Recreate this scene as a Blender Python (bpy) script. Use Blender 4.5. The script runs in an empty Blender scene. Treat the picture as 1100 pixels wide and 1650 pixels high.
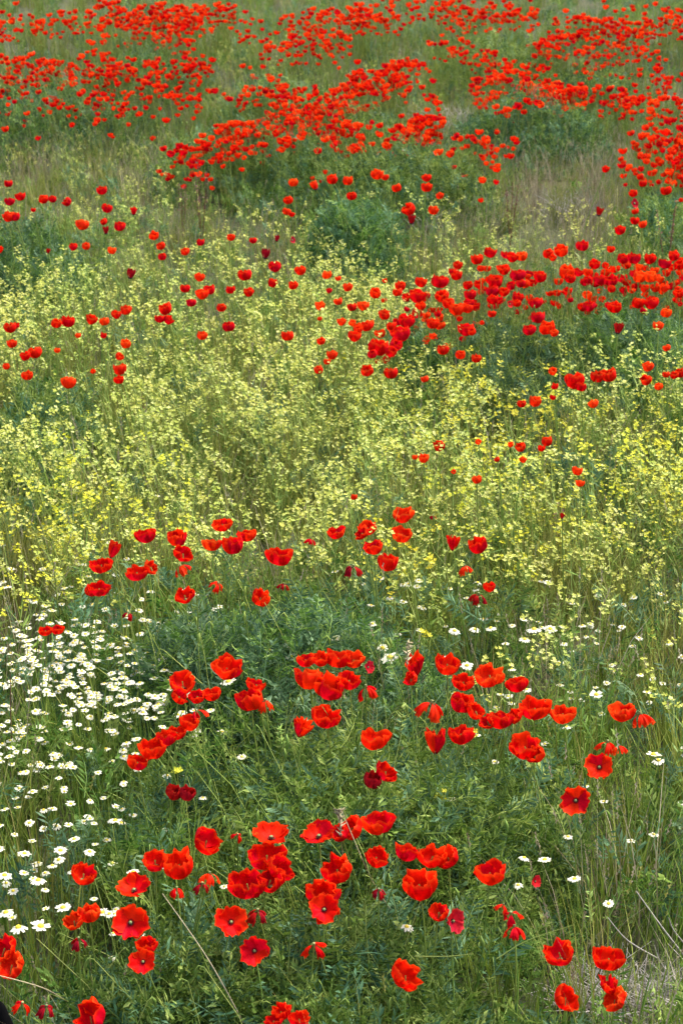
import bpy, math, random
import numpy as np
from mathutils import Vector, Euler, Matrix

random.seed(7)
rng = np.random.default_rng(11)
SC = bpy.context.scene
COL = SC.collection
R = math.radians

# ------------------------------------------------------------------ camera
CAM_H = 2.9
PITCH = 21.9
FPX = 3300.0            # focal length in photograph pixels (1100 x 1650)
cam_d = bpy.data.cameras.new('camera')
cam = bpy.data.objects.new('camera', cam_d); COL.objects.link(cam)
cam.location = (0, 0, CAM_H)
cam.rotation_euler = (R(90 - PITCH), 0, 0)
cam_d.sensor_fit = 'VERTICAL'; cam_d.sensor_height = 36.0
cam_d.lens = 36.0 * FPX / 1650.0
cam_d.clip_start = 0.1; cam_d.clip_end = 2000
cam_d.dof.use_dof = True; cam_d.dof.focus_distance = 5.3; cam_d.dof.aperture_fstop = 11
SC.camera = cam

# ------------------------------------------------------------------ sky and sun (bright overcast)
SUN_EL, SUN_AZ = 60.0, 55.0       # elevation, azimuth of the sun measured from +Y towards +X
world = bpy.data.worlds.new('World'); SC.world = world; world.use_nodes = True
nt = world.node_tree; nt.nodes.clear()
sky = nt.nodes.new('ShaderNodeTexSky'); sky.sky_type = 'NISHITA'; sky.sun_disc = False
sky.sun_elevation = R(SUN_EL); sky.sun_rotation = R(SUN_AZ)
sky.dust_density = 5.0; sky.air_density = 1.0; sky.ozone_density = 0.6
bgn = nt.nodes.new('ShaderNodeBackground'); bgn.inputs['Strength'].default_value = 0.13
wo = nt.nodes.new('ShaderNodeOutputWorld')
nt.links.new(sky.outputs[0], bgn.inputs[0]); nt.links.new(bgn.outputs[0], wo.inputs[0])
sun_d = bpy.data.lights.new('sun', 'SUN'); sun_d.energy = 1.5; sun_d.angle = R(12); sun_d.color = (1, .95, .87)
sun = bpy.data.objects.new('sun', sun_d); COL.objects.link(sun)
sd = Vector((math.sin(R(SUN_AZ)) * math.cos(R(SUN_EL)), math.cos(R(SUN_AZ)) * math.cos(R(SUN_EL)), math.sin(R(SUN_EL))))
sun.rotation_euler = sd.to_track_quat('Z', 'Y').to_euler()
sun.location = (0, 0, 20)
SC.view_settings.view_transform = 'Standard'; SC.view_settings.look = 'None'
SC.view_settings.gamma = 1; SC.view_settings.use_curve_mapping = False
SC.view_settings.exposure = 1.7
SC.cycles.max_bounces = 6; SC.cycles.diffuse_bounces = 3; SC.cycles.transmission_bounces = 4
SC.cycles.glossy_bounces = 2; SC.cycles.caustics_reflective = False; SC.cycles.caustics_refractive = False

# ------------------------------------------------------------------ geometry helpers
def gz(x, y):
    """height of the ground"""
    return (0.035 * np.sin(x * 1.3 + y * 0.55) + 0.03 * np.sin(y * 1.15 - x * 0.5 + 1.0)
            + 0.012 * np.sin(x * 3.7 - y * 2.9) + 0.05 * np.sin(y * 0.31 + 2.0))

_cp, _sp = math.cos(R(PITCH)), math.sin(R(PITCH))
def at(px, py, z):
    """where the line of sight through a photograph pixel meets height z above the local ground"""
    u = (px - 550) / FPX; v = (825 - py) / FPX
    dx, dy, dz = u, _cp + v * _sp, -_sp + v * _cp
    zz = z
    for _ in range(6):
        t = (zz - CAM_H) / dz
        zz = z + float(gz(dx * t, dy * t))
    return dx * t, dy * t, zz
def proj(x, y, z):
    """photograph pixel of world points (arrays)"""
    rz = z - CAM_H
    fwd = y * _cp - rz * _sp; up = y * _sp + rz * _cp
    return 550 + FPX * x / fwd, 825 - FPX * up / fwd
def ppm(x, y, z):
    return FPX / (y * _cp - (z - CAM_H) * _sp)

class Acc:
    def __init__(s): s.v = []; s.f = []; s.t = []; s.m = []; s.n = 0
    def add(s, v, f, t=0.5, m=0):
        v = np.asarray(v, float).reshape(-1, 3); f = np.asarray(f, int).reshape(-1, 3)
        s.v.append(v); s.f.append(f + s.n); s.n += len(v)
        s.t.append(np.full(len(v), t) if np.isscalar(t) else np.asarray(t, float)); s.m.append(np.full(len(f), m))
    def arrays(s):
        return np.concatenate(s.v), np.concatenate(s.f), np.concatenate(s.t), np.concatenate(s.m)
    def mesh(s, name, mats, smooth=False):
        return to_mesh(name, *s.arrays(), mats, smooth)

def to_mesh(name, V, F, T, M, mats, smooth=False):
    me = bpy.data.meshes.new(name)
    me.vertices.add(len(V)); me.vertices.foreach_set('co', V.astype(np.float32).ravel())
    me.loops.add(len(F) * 3); me.loops.foreach_set('vertex_index', F.astype(np.int32).ravel())
    me.polygons.add(len(F)); me.polygons.foreach_set('loop_start', np.arange(0, len(F) * 3, 3, dtype=np.int32))
    me.polygons.foreach_set('loop_total', np.full(len(F), 3, dtype=np.int32))
    me.polygons.foreach_set('material_index', M.astype(np.int32))
    if smooth: me.polygons.foreach_set('use_smooth', np.ones(len(F), dtype=bool))
    a = me.attributes.new('tint', 'FLOAT', 'POINT'); a.data.foreach_set('value', T.astype(np.float32))
    for m in mats: me.materials.append(m)
    me.update(); me.validate()
    return me

def rotmat(e):
    """(N,3) euler xyz -> (N,3,3)"""
    cx, cy, cz = np.cos(e).T; sx, sy, sz = np.sin(e).T
    return np.stack([np.stack([cy * cz, sx * sy * cz - cx * sz, cx * sy * cz + sx * sz], -1),
                     np.stack([cy * sz, sx * sy * sz + cx * cz, cx * sy * sz - sx * cz], -1),
                     np.stack([-sy, sx * cy, cx * cy], -1)], 1)
def replicate(tmpl, P, E, S, dt):
    """copies of a template (V,F,T,M) at P with eulers E, scales S, tint shift dt"""
    V, F, T, M = tmpl; N = len(P)
    W = np.einsum('nij,vj->nvi', rotmat(E), V) * S[:, None, None] + P[:, None, :]
    FF = (F[None] + (np.arange(N) * len(V))[:, None, None]).reshape(-1, 3)
    return W.reshape(-1, 3), FF, np.clip(T[None] + dt[:, None], 0, 1).ravel(), np.tile(M, N)

def strip(acc, pts, widths, side, t=0.5, m=0):
    """flat ribbon along pts; last width may be 0 (pointed)"""
    pts = np.asarray(pts, float); side = np.asarray(side, float); v = []; f = []
    for p, w in zip(pts, widths):
        if w > 0: v += [p - side * w / 2, p + side * w / 2]
        else: v += [p]
    k = 0
    for i in range(len(pts) - 1):
        if widths[i + 1] > 0: f += [(k, k + 1, k + 3), (k, k + 3, k + 2)]; k += 2
        else: f += [(k, k + 1, k + 2)]
    acc.add(v, f, t if np.isscalar(t) else np.array([t[min(int(i // 2), len(t) - 1)] for i in range(len(v))]), m)

def tube(acc, pts, radii, sides=4, t=0.5, m=0):
    pts = np.asarray(pts, float); n = len(pts); v = []; f = []
    for i in range(n):
        d = pts[min(i + 1, n - 1)] - pts[max(i - 1, 0)]; d /= np.linalg.norm(d) + 1e-9
        a = np.cross(d, (0.3, 1, 0.1)); a /= np.linalg.norm(a) + 1e-9; b = np.cross(d, a)
        for k in range(sides):
            q = 2 * math.pi * k / sides
            v.append(pts[i] + radii[i] * (math.cos(q) * a + math.sin(q) * b))
    for i in range(n - 1):
        for k in range(sides):
            a0 = i * sides + k; a1 = i * sides + (k + 1) % sides
            f += [(a0, a1, a1 + sides), (a0, a1 + sides, a0 + sides)]
    acc.add(v, f, t, m)

# ------------------------------------------------------------------ materials
def ramp(ntree, stops):
    r = ntree.nodes.new('ShaderNodeValToRGB')
    e = r.color_ramp.elements
    e[0].position, e[0].color = stops[0][0], (*stops[0][1], 1)
    e[1].position, e[1].color = stops[-1][0], (*stops[-1][1], 1)
    for p, c in stops[1:-1]:
        q = e.new(p); q.color = (*c, 1)
    return r

def plant_mat(name, stops, trans=0.36, rough=0.55, spec=0.25, var=0.35, patch=0.3, hue=0.02):
    """leaf, stem or petal material: the colour follows the piece's own tint, each plant a little different"""
    m = bpy.data.materials.new(name); m.use_nodes = True; n = m.node_tree; n.nodes.clear(); L = n.links.new
    at_ = n.nodes.new('ShaderNodeAttribute'); at_.attribute_name = 'tint'
    rp = ramp(n, stops); L(at_.outputs['Fac'], rp.inputs[0])
    oi = n.nodes.new('ShaderNodeObjectInfo'); geo = n.nodes.new('ShaderNodeNewGeometry')
    nz = n.nodes.new('ShaderNodeTexNoise'); nz.inputs['Scale'].default_value = 1.1; nz.inputs['Detail'].default_value = 3
    L(geo.outputs['Position'], nz.inputs['Vector'])
    # value = 1 + var*(rand-.5) + patch*(noise-.5)
    a = n.nodes.new('ShaderNodeMath'); a.operation = 'MULTIPLY_ADD'; a.inputs[1].default_value = var; a.inputs[2].default_value = 1 - var / 2 - patch
    L(oi.outputs['Random'], a.inputs[0])
    b = n.nodes.new('ShaderNodeMath'); b.operation = 'MULTIPLY_ADD'; b.inputs[1].default_value = patch * 2
    L(nz.outputs['Fac'], b.inputs[0]); L(a.outputs[0], b.inputs[2])
    hs = n.nodes.new('ShaderNodeHueSaturation'); L(rp.outputs[0], hs.inputs['Color']); L(b.outputs[0], hs.inputs['Value'])
    h = n.nodes.new('ShaderNodeMath'); h.operation = 'MULTIPLY_ADD'; h.inputs[1].default_value = 2 * hue; h.inputs[2].default_value = 0.5 - hue
    mul = n.nodes.new('ShaderNodeMath'); mul.operation = 'FRACT'
    m7 = n.nodes.new('ShaderNodeMath'); m7.operation = 'MULTIPLY'; m7.inputs[1].default_value = 7.31
    L(oi.outputs['Random'], m7.inputs[0]); L(m7.outputs[0], mul.inputs[0]); L(mul.outputs[0], h.inputs[0]); L(h.outputs[0], hs.inputs['Hue'])
    p = n.nodes.new('ShaderNodeBsdfPrincipled'); p.inputs['Roughness'].default_value = rough
    p.inputs['Specular IOR Level'].default_value = spec; L(hs.outputs[0], p.inputs['Base Color'])
    tr = n.nodes.new('ShaderNodeBsdfTranslucent'); L(hs.outputs[0], tr.inputs['Color'])
    mx = n.nodes.new('ShaderNodeMixShader'); mx.inputs[0].default_value = trans
    L(p.outputs[0], mx.inputs[1]); L(tr.outputs[0], mx.inputs[2])
    o = n.nodes.new('ShaderNodeOutputMaterial'); L(mx.outputs[0], o.inputs[0])
    return m

M = {}
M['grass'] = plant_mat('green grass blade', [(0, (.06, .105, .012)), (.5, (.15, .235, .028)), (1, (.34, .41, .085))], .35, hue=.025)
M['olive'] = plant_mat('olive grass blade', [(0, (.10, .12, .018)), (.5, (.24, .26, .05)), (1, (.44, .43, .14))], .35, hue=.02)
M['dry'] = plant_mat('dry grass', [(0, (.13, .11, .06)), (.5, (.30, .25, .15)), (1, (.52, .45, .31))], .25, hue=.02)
M['seedhead'] = plant_mat('grass seed head', [(0, (.16, .10, .08)), (.5, (.29, .20, .16)), (1, (.42, .32, .26))], .25, hue=.02)
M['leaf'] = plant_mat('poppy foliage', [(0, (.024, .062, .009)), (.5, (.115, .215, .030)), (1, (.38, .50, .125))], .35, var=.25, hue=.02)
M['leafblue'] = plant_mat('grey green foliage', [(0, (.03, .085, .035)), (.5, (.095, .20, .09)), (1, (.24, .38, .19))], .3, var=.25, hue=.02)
M['stem'] = plant_mat('pale green stem', [(0, (.10, .18, .03)), (.5, (.20, .29, .05)), (1, (.38, .45, .12))], .15)
M['mustard'] = plant_mat('pale yellow blossom', [(0, (.34, .38, .035)), (.5, (.48, .52, .085)), (1, (.70, .73, .26))], .3, var=.3, patch=.15, hue=.02)
M['yellow'] = plant_mat('strong yellow blossom', [(0, (.46, .42, .01)), (.5, (.62, .60, .02)), (1, (.74, .72, .08))], .3, var=.2, patch=.1, hue=.015)
M['white'] = plant_mat('white daisy petal', [(0, (.48, .48, .32)), (1, (.68, .68, .54))], .25, var=.1, patch=.05, hue=.0)
M['disc'] = plant_mat('yellow daisy disc', [(0, (.55, .38, .02)), (1, (.78, .60, .04))], .0, var=.15, patch=.05, hue=.01)
M['pod'] = plant_mat('poppy seed pod', [(0, (.12, .16, .05)), (1, (.34, .36, .14))], .0)
M['stamen'] = plant_mat('dark stamens', [(0, (.012, .008, .012)), (1, (.03, .012, .02))], .0)
M['straw'] = plant_mat('straw', [(0, (.25, .20, .11)), (1, (.52, .45, .28))], .1)
M['twig'] = plant_mat('bleached grey twig', [(0, (.20, .18, .16)), (1, (.46, .43, .40))], .0)
M['dock'] = plant_mat('rusty brown seed', [(0, (.10, .035, .025)), (1, (.22, .09, .06))], .1)

def petal_mat(name, base, body, rim, trans=0.42, crimp=0.6):
    m = bpy.data.materials.new(name); m.use_nodes = True; n = m.node_tree; n.nodes.clear(); L = n.links.new
    a = n.nodes.new('ShaderNodeAttribute'); a.attribute_name = 'tint'
    rp = ramp(n, [(0, base), (.10, base), (.22, body), (.86, body), (1, rim)]); L(a.outputs['Fac'], rp.inputs[0])  # the orange glow of lit petal edges is put into the rim colour
    tc = n.nodes.new('ShaderNodeTexCoord')
    nz = n.nodes.new('ShaderNodeTexNoise'); nz.inputs['Scale'].default_value = 160; nz.inputs['Detail'].default_value = 4
    L(tc.outputs['Object'], nz.inputs['Vector'])
    oi = n.nodes.new('ShaderNodeObjectInfo')
    v = n.nodes.new('ShaderNodeMath'); v.operation = 'MULTIPLY_ADD'; v.inputs[1].default_value = .5; v.inputs[2].default_value = .58
    L(nz.outputs['Fac'], v.inputs[0])
    v2 = n.nodes.new('ShaderNodeMath'); v2.operation = 'MULTIPLY_ADD'; v2.inputs[1].default_value = .36
    L(oi.outputs['Random'], v2.inputs[0]); L(v.outputs[0], v2.inputs[2])
    h = n.nodes.new('ShaderNodeMath'); h.operation = 'MULTIPLY_ADD'; h.inputs[1].default_value = .008; h.inputs[2].default_value = .4945
    L(oi.outputs['Random'], h.inputs[0])
    hs = n.nodes.new('ShaderNodeHueSaturation'); L(rp.outputs[0], hs.inputs['Color']); L(v2.outputs[0], hs.inputs['Value']); L(h.outputs[0], hs.inputs['Hue'])
    bp = n.nodes.new('ShaderNodeBump'); bp.inputs['Strength'].default_value = crimp; bp.inputs['Distance'].default_value = .0015
    L(nz.outputs['Fac'], bp.inputs['Height'])
    p = n.nodes.new('ShaderNodeBsdfPrincipled'); p.inputs['Roughness'].default_value = .5; p.inputs['Specular IOR Level'].default_value = .05
    L(hs.outputs[0], p.inputs['Base Color']); L(bp.outputs[0], p.inputs['Normal'])
    tr = n.nodes.new('ShaderNodeBsdfTranslucent'); L(hs.outputs[0], tr.inputs['Color'])
    mx = n.nodes.new('ShaderNodeMixShader'); mx.inputs[0].default_value = trans
    L(p.outputs[0], mx.inputs[1]); L(tr.outputs[0], mx.inputs[2])
    o = n.nodes.new('ShaderNodeOutputMaterial'); L(mx.outputs[0], o.inputs[0])
    return m
M['red'] = petal_mat('scarlet poppy petal', (.22, .003, .003), (.66, .009, .002), (.80, .055, .006))
M['orange'] = petal_mat('orange red poppy petal', (.30, .008, .003), (.74, .030, .003), (.85, .11, .012))
M['maroon'] = petal_mat('backlit and wilted poppy petal', (.03, .002, .006), (.30, .004, .006), (.42, .012, .008), .3)  # shade of backlit poppies painted as a darker red; wilted heads share it
M['pink'] = petal_mat('pinkish red poppy petal', (.10, .005, .01), (.50, .010, .018), (.62, .05, .05))

def ground_mat():
    m = bpy.data.materials.new('soil and moss'); m.use_nodes = True; n = m.node_tree; n.nodes.clear(); L = n.links.new
    g = n.nodes.new('ShaderNodeNewGeometry')
    n1 = n.nodes.new('ShaderNodeTexNoise'); n1.inputs['Scale'].default_value = .9; n1.inputs['Detail'].default_value = 6
    n2 = n.nodes.new('ShaderNodeTexNoise'); n2.inputs['Scale'].default_value = 45; n2.inputs['Detail'].default_value = 8
    L(g.outputs['Position'], n1.inputs['Vector']); L(g.outputs['Position'], n2.inputs['Vector'])
    r1 = ramp(n, [(.3, (.035, .05, .015)), (.55, (.06, .07, .022)), (.75, (.10, .085, .045))]); L(n1.outputs['Fac'], r1.inputs[0])
    r2 = ramp(n, [(.3, (.5, .5, .5)), (.7, (1.3, 1.3, 1.2))]); L(n2.outputs['Fac'], r2.inputs[0])
    mx = n.nodes.new('ShaderNodeMix'); mx.data_type = 'RGBA'; mx.blend_type = 'MULTIPLY'; mx.inputs[0].default_value = 1
    L(r1.outputs[0], mx.inputs[6]); L(r2.outputs[0], mx.inputs[7])
    b = n.nodes.new('ShaderNodeBump'); b.inputs['Distance'].default_value = .03; L(n2.outputs['Fac'], b.inputs['Height'])
    p = n.nodes.new('ShaderNodeBsdfPrincipled'); p.inputs['Roughness'].default_value = .95
    L(mx.outputs[2], p.inputs['Base Color']); L(b.outputs[0], p.inputs['Normal'])
    o = n.nodes.new('ShaderNodeOutputMaterial'); L(p.outputs[0], o.inputs[0])
    return m

# ------------------------------------------------------------------ object helpers
def tag(o, label=None, cat=None, group=None, kind=None):
    if label: o['label'] = label
    if cat: o['category'] = cat
    if group: o['group'] = group
    if kind: o['kind'] = kind
    return o
def link(name, mesh, parent=None, loc=(0, 0, 0), rot=(0, 0, 0), s=1.0):
    o = bpy.data.objects.new(name, mesh); COL.objects.link(o)
    if parent: o.parent = parent
    o.location = loc; o.rotation_euler = rot; o.scale = (s, s, s)
    return o
def empty(name, loc, rz=0.0, s=1.0):
    o = bpy.data.objects.new(name, None); COL.objects.link(o); o.location = loc; o.rotation_euler = (0, 0, rz); o.scale = (s, s, s)
    o.empty_display_size = .05
    return o

def scatter(name, meshes, P, E, S, idx, label):
    """one object of stuff: geometry nodes put one of the template meshes on every point"""
    me = bpy.data.meshes.new(name); N = len(P)
    me.vertices.add(N); me.vertices.foreach_set('co', P.astype(np.float32).ravel())
    for nm, ty, arr, key in (('rot', 'FLOAT_VECTOR', E, 'vector'), ('scl', 'FLOAT', S, 'value'), ('idx', 'INT', idx, 'value')):
        a = me.attributes.new(nm, ty, 'POINT'); a.data.foreach_set(key, np.asarray(arr, np.int32 if ty == 'INT' else np.float32).ravel())
    c = bpy.data.collections.new(name + '_kinds')
    for k, m in enumerate(meshes):
        c.objects.link(bpy.data.objects.new('%s_kind_%02d' % (name, k), m))
    g = bpy.data.node_groups.new(name, 'GeometryNodeTree')
    g.interface.new_socket('Geometry', in_out='INPUT', socket_type='NodeSocketGeometry')
    g.interface.new_socket('Geometry', in_out='OUTPUT', socket_type='NodeSocketGeometry')
    gi = g.nodes.new('NodeGroupInput'); go = g.nodes.new('NodeGroupOutput')
    ci = g.nodes.new('GeometryNodeCollectionInfo'); ci.inputs['Collection'].default_value = c
    ci.inputs['Separate Children'].default_value = True; ci.inputs['Reset Children'].default_value = True
    iop = g.nodes.new('GeometryNodeInstanceOnPoints'); iop.inputs['Pick Instance'].default_value = True
    def attr(nm, ty):
        q = g.nodes.new('GeometryNodeInputNamedAttribute'); q.data_type = ty; q.inputs['Name'].default_value = nm; return q.outputs['Attribute']
    g.links.new(gi.outputs[0], iop.inputs['Points']); g.links.new(ci.outputs[0], iop.inputs['Instance'])
    g.links.new(attr('idx', 'INT'), iop.inputs['Instance Index'])
    g.links.new(attr('rot', 'FLOAT_VECTOR'), iop.inputs['Rotation']); g.links.new(attr('scl', 'FLOAT'), iop.inputs['Scale'])
    g.links.new(iop.outputs[0], go.inputs[0])
    o = link(name, me); o.modifiers.new('scatter', 'NODES').node_group = g
    tag(o, label, None, None, 'stuff')
    return o

# ------------------------------------------------------------------ template plants
def grass_tuft(seed, n, h0, h1, w, mat=0, spread=.07, droop=.5, heads=0, headmat=1):
    r = random.Random(seed); acc = Acc()
    for i in range(n):
        a = r.uniform(0, 6.283); rad = spread * math.sqrt(r.random()); b = a + r.uniform(-1, 1)
        p0 = np.array([math.cos(a) * rad, math.sin(a) * rad, -.01]); h = r.uniform(h0, h1); ln = r.uniform(.05, droop) * h
        d = np.array([math.cos(b), math.sin(b), 0]); side = np.array([-math.sin(b + .4), math.cos(b + .4), 0])
        pts = [p0 + d * ln * q * q + np.array([0, 0, h * (q - .18 * q * q * (ln / h))]) for q in (0, .35, .7, 1)]
        ww = w * r.uniform(.6, 1.3); t = r.uniform(.05, .95)
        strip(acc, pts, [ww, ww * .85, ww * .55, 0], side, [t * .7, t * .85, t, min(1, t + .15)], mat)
        if i < heads:
            q = pts[-1]; dd = d * .25 + np.array([0, 0, 1]); dd /= np.linalg.norm(dd)
            for k in range(9):
                c = q + dd * (k * .0045); aa = k * 2.4 + r.random(); s = np.array([math.cos(aa), math.sin(aa), .6]) * .0042
                acc.add([c, c + s + dd * .003, c + dd * .009], [(0, 1, 2)], r.uniform(.2, .9), headmat)
    return acc.mesh('grass_tuft', [M['grass'], M['seedhead']] if mat == 0 else [M['grass'], M['seedhead']])

def with_mats(me, mats):
    me.materials.clear()
    for m in mats: me.materials.append(m)
    return me

def sprig(seed, L=.13, pairs=7, lob=.032, w=.0055):
    """feathery cut leaf growing along +Z and bending over"""
    r = random.Random(seed); acc = Acc()
    bend = r.uniform(.15, .55) * L; tw = r.uniform(-.02, .02)
    def P(q): return np.array([tw * q, bend * q * q, L * (q - .25 * q * q)])
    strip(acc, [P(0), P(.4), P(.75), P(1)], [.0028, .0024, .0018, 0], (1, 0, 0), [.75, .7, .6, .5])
    for i in range(pairs):
        q = .12 + .85 * i / pairs
        for sgn in (-1, 1):
            p = P(q + r.uniform(-.03, .03)); ll = lob * (1 - .55 * abs(q - .4)) * r.uniform(.7, 1.25)
            d = np.array([sgn * .82, .25 + r.uniform(-.3, .3), .5 + r.uniform(-.3, .3)]); d /= np.linalg.norm(d)
            s = np.cross(d, (r.uniform(-.3, .3), 1, .3)); s /= np.linalg.norm(s); ww = w * r.uniform(.7, 1.3)
            t = r.uniform(.15, .85)
            acc.add([p, p + d * ll * .5 + s * ww / 2, p + d * ll * .5 - s * ww / 2 + (0, .002, 0), p + d * ll],
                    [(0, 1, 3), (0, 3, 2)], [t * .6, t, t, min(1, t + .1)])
    return acc.arrays()
SPRIGS = [sprig(s) for s in range(6)] + [sprig(20 + s, .10, 5, .022, .009) for s in range(2)]

def leafy_bunch(seed, n=16, spread=.07, h=.22, mat='leaf'):
    r = np.random.default_rng(seed); acc = Acc(); V = []
    for k in range(n):
        tm = SPRIGS[r.integers(len(SPRIGS))]
        a = r.uniform(0, 6.28); rad = spread * math.sqrt(r.random())
        z = r.uniform(.0, h)
        v, f, t, m = replicate(tm, np.array([[math.cos(a) * rad, math.sin(a) * rad, z]]),
                               np.array([[r.uniform(-.7, .7), r.uniform(-.7, .7), r.uniform(0, 6.28)]]), np.array([r.uniform(.7, 1.2)]), np.array([r.uniform(-.3, .3)]))
        acc.add(v, f, t, 0)
    for k in range(3):
        a = r.uniform(0, 6.28)
        strip(acc, [(0, 0, 0), (math.cos(a) * .02, math.sin(a) * .02, h * .6), (math.cos(a) * .06, math.sin(a) * .06, h * 1.3)], [.003, .0025, .0015], (math.sin(a), -math.cos(a), 0), .6, 1)
    return acc.mesh('leafy_bunch', [M[mat], M['stem']])

def blossom(acc, c, r, s, m, cup=.35):
    """small four-petalled flower"""
    nx = r.uniform(-.6, .6); ny = r.uniform(-.9, .3); nrm = np.array([nx, ny, 1.]); nrm /= np.linalg.norm(nrm)
    a = np.cross(nrm, (1, .2, 0)); a /= np.linalg.norm(a); b = np.cross(nrm, a); t = r.uniform(.1, .95); o = r.uniform(0, 1.5)
    for k in range(4):
        q = o + k * math.pi / 2; d = math.cos(q) * a + math.sin(q) * b; e = -math.sin(q) * a + math.cos(q) * b
        acc.add([c, c + d * s * .65 + e * s * .42 + nrm * s * cup * .6, c + d * s + nrm * s * cup, c + d * s * .65 - e * s * .42 + nrm * s * cup * .6],
                [(0, 1, 2), (0, 2, 3)], t, m)

def mustard_arrays(seed, h=.42, branches=9, fs=.0064):
    """upright branched stalk with clusters of small four-petalled flowers; returns (stem acc, blossom acc)"""
    r = random.Random(seed); st = Acc(); bl = Acc()
    lean = np.array([r.uniform(-.07, .07), r.uniform(-.07, .07), 0])
    def P(q): return lean * q * q + np.array([0, 0, h * q])
    tube(st, [P(0), P(.5), P(1)], [.0022, .0018, .001], 3, .6)
    tips = [P(1)]
    for k in range(branches):
        q = r.uniform(.3, .92); a = r.uniform(0, 6.28); ln = r.uniform(.08, .19) * (1.15 - .5 * q)
        d = np.array([math.cos(a), math.sin(a), 0]); p = P(q); m_ = p + d * ln * .5 + (0, 0, ln * .45); e = p + d * ln * .8 + np.array([0, 0, ln * 1.15])
        strip(st, [p, m_, e], [.0022, .0018, .0012], np.array([-d[1], d[0], 0]), .6); tips.append(e)
        if r.random() < .6:
            l2 = ln * .6; e2 = m_ + np.array([math.cos(a + 1), math.sin(a + 1), 1.2]) * l2 * .6
            strip(st, [m_, e2], [.0018, .001], (1, 0, 0), .6); tips.append(e2)
        # slim leaves
        lp = P(r.uniform(.05, .6)); dd = np.array([math.cos(a + 2), math.sin(a + 2), .4]) * r.uniform(.03, .07)
        strip(st, [lp, lp + dd * .5, lp + dd], [.003, .008, 0], np.array([-dd[1], dd[0], 0]) / .05, r.uniform(.1, .5))
    for e in tips:
        for j in range(r.randint(4, 8)):
            c = e + np.array([r.gauss(0, .0075), r.gauss(0, .0075), r.uniform(-.022, .007)])
            blossom(bl, c, r, fs * r.uniform(.75, 1.2), 0)
    return st, bl
def join_mats(st, bl, name, mats):
    acc = Acc(); v, f, t, m = st.arrays(); acc.add(v, f, t, 0); v, f, t, m = bl.arrays(); acc.add(v, f, t, 1)
    return acc.mesh(name, mats)

def daisy_arrays(seed, rad=.0125, n=13):
    r = random.Random(seed); ra = Acc(); di = Acc()
    droop = r.uniform(-.15, .5)
    for k in range(n):
        if r.random() < .05: continue
        a = 6.283 * k / n + r.uniform(-.1, .1); d = np.array([math.cos(a), math.sin(a), 0]); s = np.array([-d[1], d[0], 0])
        L_ = rad * r.uniform(.85, 1.1); w = rad * .42; dr = droop + r.uniform(-.15, .15)
        strip(ra, [d * rad * .25, d * L_ * .62 + (0, 0, -dr * rad * .12), d * L_ + np.array((0, 0, -dr * rad * .55))], [w * .6, w, w * .55], s, [.1, .8, 1])
    rings = 3; v = [(0, 0, rad * .30)]; f = []
    for i in range(1, rings + 1):
        q = i / rings
        for k in range(8):
            a = 6.283 * k / 8; rr = rad * .36 * math.sin(q * 1.57); v.append((math.cos(a) * rr, math.sin(a) * rr, rad * .30 * math.cos(q * 1.57) - .0005))
    for k in range(8): f.append((0, 1 + k, 1 + (k + 1) % 8))
    for i in range(rings - 1):
        for k in range(8):
            a0 = 1 + i * 8 + k; a1 = 1 + i * 8 + (k + 1) % 8; f += [(a0, a0 + 8, a1 + 8), (a0, a1 + 8, a1)]
    di.add(v, f, [1] + [.9] * 8 + [.6] * 8 + [.2] * 8)
    return ra, di

# poppy petals: u across, v from the claw to the rim
def petal(seed, form, half, R_=.045, nu=15, nv=7, z0=0.0):
    r = random.Random(seed)
    th = {'bowl': (-4, 100), 'cup': (-4, 118), 'open': (8, 42), 'wide': (0, 62), 'drop': (-10, -95), 'tube': (50, 100), 'globe': (-6, 126)}[form]
    ph = [r.uniform(0, 6.28) for _ in range(6)]; V = []; T = []; F = []
    nt_ = r.uniform(-.4, .4)
    for i in range(nu + 1):
        u = -1 + 2 * i / nu
        Lu = R_ * (1 - .20 * abs(u) ** 4 + .05 * math.sin(u * 4 + ph[0]) + .025 * math.sin(u * 11 + ph[1]) - .07 * math.exp(-((u - nt_) / .13) ** 2))
        x = .002; z = z0
        for j in range(nv + 1):
            v = j / nv
            if j:
                e = R(th[0] + (th[1] - th[0]) * ((j - .5) / nv) ** (.9 if form in ('globe', 'cup', 'bowl') else 1.15) + 9 * math.sin(u * 3 + ph[2]) * v)
                x += Lu / nv * math.cos(e); z += Lu / nv * math.sin(e)
            wob = (.0030 * math.sin(u * 9 + ph[3] + v * 2) + .0024 * math.sin(u * 17 + ph[4] + v * 3)) * v * v
            az = u * half * (.55 + .45 * v ** .5 if v > 0 else .3)
            rr = x + wob
            zz = z + .0032 * math.sin(u * 7 + ph[5]) * v * v
            V.append((rr * math.cos(az), rr * math.sin(az), zz)); T.append(v)
    for i in range(nu):
        for j in range(nv):
            a = i * (nv + 1) + j; b = a + nv + 1
            F += [(a, b, b + 1), (a, b + 1, a + 1)]
    return np.array(V), np.array(F), np.array(T), np.zeros(len(F), int)

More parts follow.
